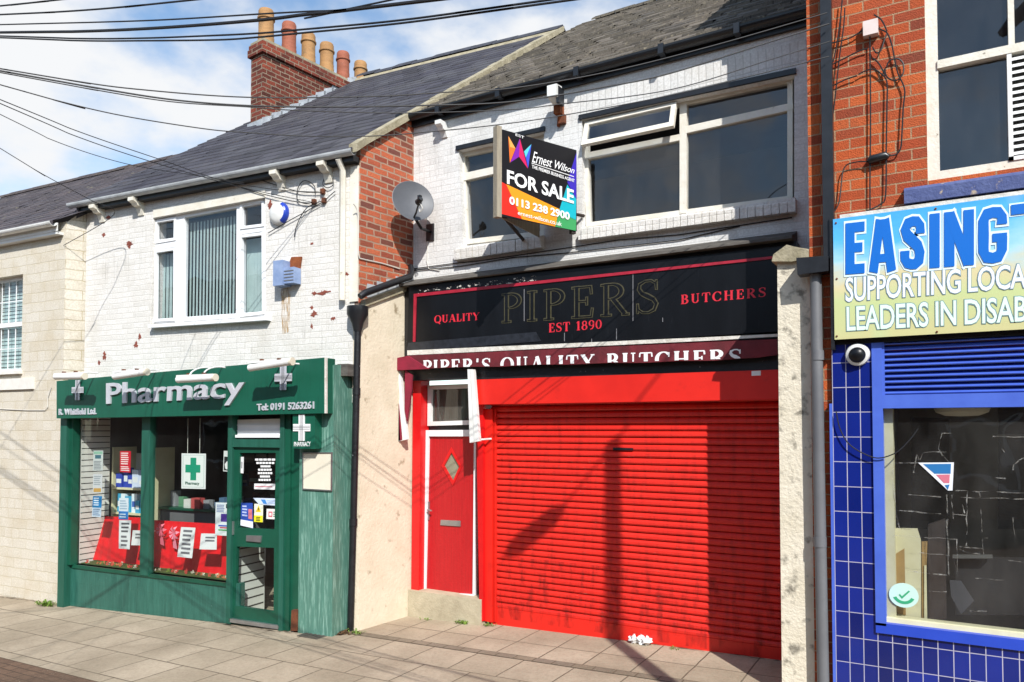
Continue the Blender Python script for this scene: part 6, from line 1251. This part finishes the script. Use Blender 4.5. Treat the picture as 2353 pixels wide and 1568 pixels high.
# ------------------------------------------------------------------ on the pavement
dirt = patch('dirt gathered at the wall foot', '4d4335', 7, .46, .72, stretch=(1, 3, 1))
def dirt_strip(pts, lab):
    b = MB()
    for i in range(len(pts) - 1):
        (a, c), (d, e) = pts[i], pts[i + 1]; b.quad((a, c, gz(a) + .006), (d, e, gz(d) + .006), (d + .01, e - .13, gz(d) + .006), (a + .01, c - .13, gz(a) + .006))
    o = single(W0, (pts[0][0], pts[0][1], gz(pts[0][0])), b, 'dirt', dirt, lab, 'dirt'); o['kind'] = 'stuff'
gp_ = lambda *P: [(ground_at(*p).x, ground_at(*p).y + .06) for p in P]
dirt_strip(gp_((160, 1390), (290, 1402), (430, 1420), (530, 1434), (655, 1452), (742, 1456)), 'dirt along the foot of the green pharmacy front')
dirt_strip(gp_((932, 1404), (1105, 1424), (1370, 1460), (1640, 1497), (1800, 1517)), 'dirt along the foot of the red shutter and doorstep')
dirt_strip(gp_((0, 1370), (130, 1387)), 'dirt along the foot of the cream house')
def weed(px, py, n, s, lab):
    g = ground_at(px, py); b = MB()
    for i in range(n):
        a = random.uniform(0, 2 * pi); l = s * random.uniform(.5, 1.2); w_ = l * .13; h = l * random.uniform(.4, 1.0); c_ = g + Vector((random.gauss(0, s * .7), random.uniform(-.06, .02), 0)); d = Vector((cos(a), sin(a), 0)); e = Vector((-d.y, d.x, 0)) * w_
        m_ = c_ + d * l * .5 + Vector((0, 0, h * .8)); t_ = c_ + d * l + Vector((0, 0, h * .6))
        b.add([c_ - e * .4, c_ + e * .4, m_ + e, t_, m_ - e], [(0, 1, 2, 3, 4)])
    single(W0, (g.x, g.y, gz(g.x)), b, 'weed', M['grass'], lab, 'weed', 'weeds at the foot of the walls')
weed(110, 1392, 90, .10, 'green weed tuft between the cream house and the pharmacy corner post')
weed(820, 1456, 40, .06, 'small weed at the foot of the black downpipe')
weed(868, 1432, 46, .05, 'thin line of weeds along the cream plaster return'); weed(1062, 1432, 44, .06, 'green weed tuft in front of the concrete doorstep'); weed(1124, 1438, 26, .05, 'little weed at the left end of the red shutter')
weed(985, 1424, 16, .04, 'tiny weed under the doorstep'); weed(1553, 1492, 18, .04, 'tiny weed at the foot of the red shutter near its shaded end')
g = ground_at(1470, 1480); b = MB()
for k in range(3):
    c_ = g + Vector((-.07 + .075 * k, random.uniform(-.02, .02), .045)); n = 9
    vs = []; 
    for i in range(n):
        th = pi * i / (n - 1)
        for j in range(n): ph_ = 2 * pi * j / n; r = .055 * random.uniform(.35, 1.35); vs.append(c_ + Vector((r * sin(th) * cos(ph_), r * sin(th) * sin(ph_), r * .85 * cos(th))))
    b.add(vs, [(i * n + j, i * n + (j + 1) % n, (i + 1) * n + (j + 1) % n, (i + 1) * n + j) for i in range(n - 1) for j in range(n)])
single(W0, (g.x, g.y, gz(g.x)), b, 'crumpled_paper', M['paper'], 'crumpled white paper lying on the slabs against the red shutter', 'litter')
g = ground_at(718, 1462); b = MB(); b.box(g.x - .16, g.x + .16, g.y - .09, g.y + .09, gz(g.x) - .01, gz(g.x) + .006)
for k in range(5): b.box(g.x - .14 + k * .06, g.x - .115 + k * .06, g.y - .07, g.y + .07, gz(g.x) + .006, gz(g.x) + .010)
single(W0, (g.x, g.y, gz(g.x)), b, 'drain_cover', mat('worn iron', '45403a', '5a5248', 9, .7, .4, 40), 'small iron drain cover in the paving before the pharmacy pilaster', 'cover')
g = ground_at(772, 1454); b = MB()
for i in range(160):
    c_ = g + Vector((random.gauss(0, .10), random.gauss(0, .035), random.uniform(.003, .025))); a = random.uniform(0, 6.28); r = random.uniform(.012, .03); b.add([c_ + Vector((r * cos(a + t), r * sin(a + t), random.uniform(0, .012))) for t in (0, 1.6, 3.1, 4.7)], [(0, 1, 2, 3)])
o = single(W0, (g.x, g.y, gz(g.x)), b, 'leaf_litter', M['leaf_litter'], 'drift of brown leaf litter against the green pilaster foot', 'leaves'); o['kind'] = 'stuff'
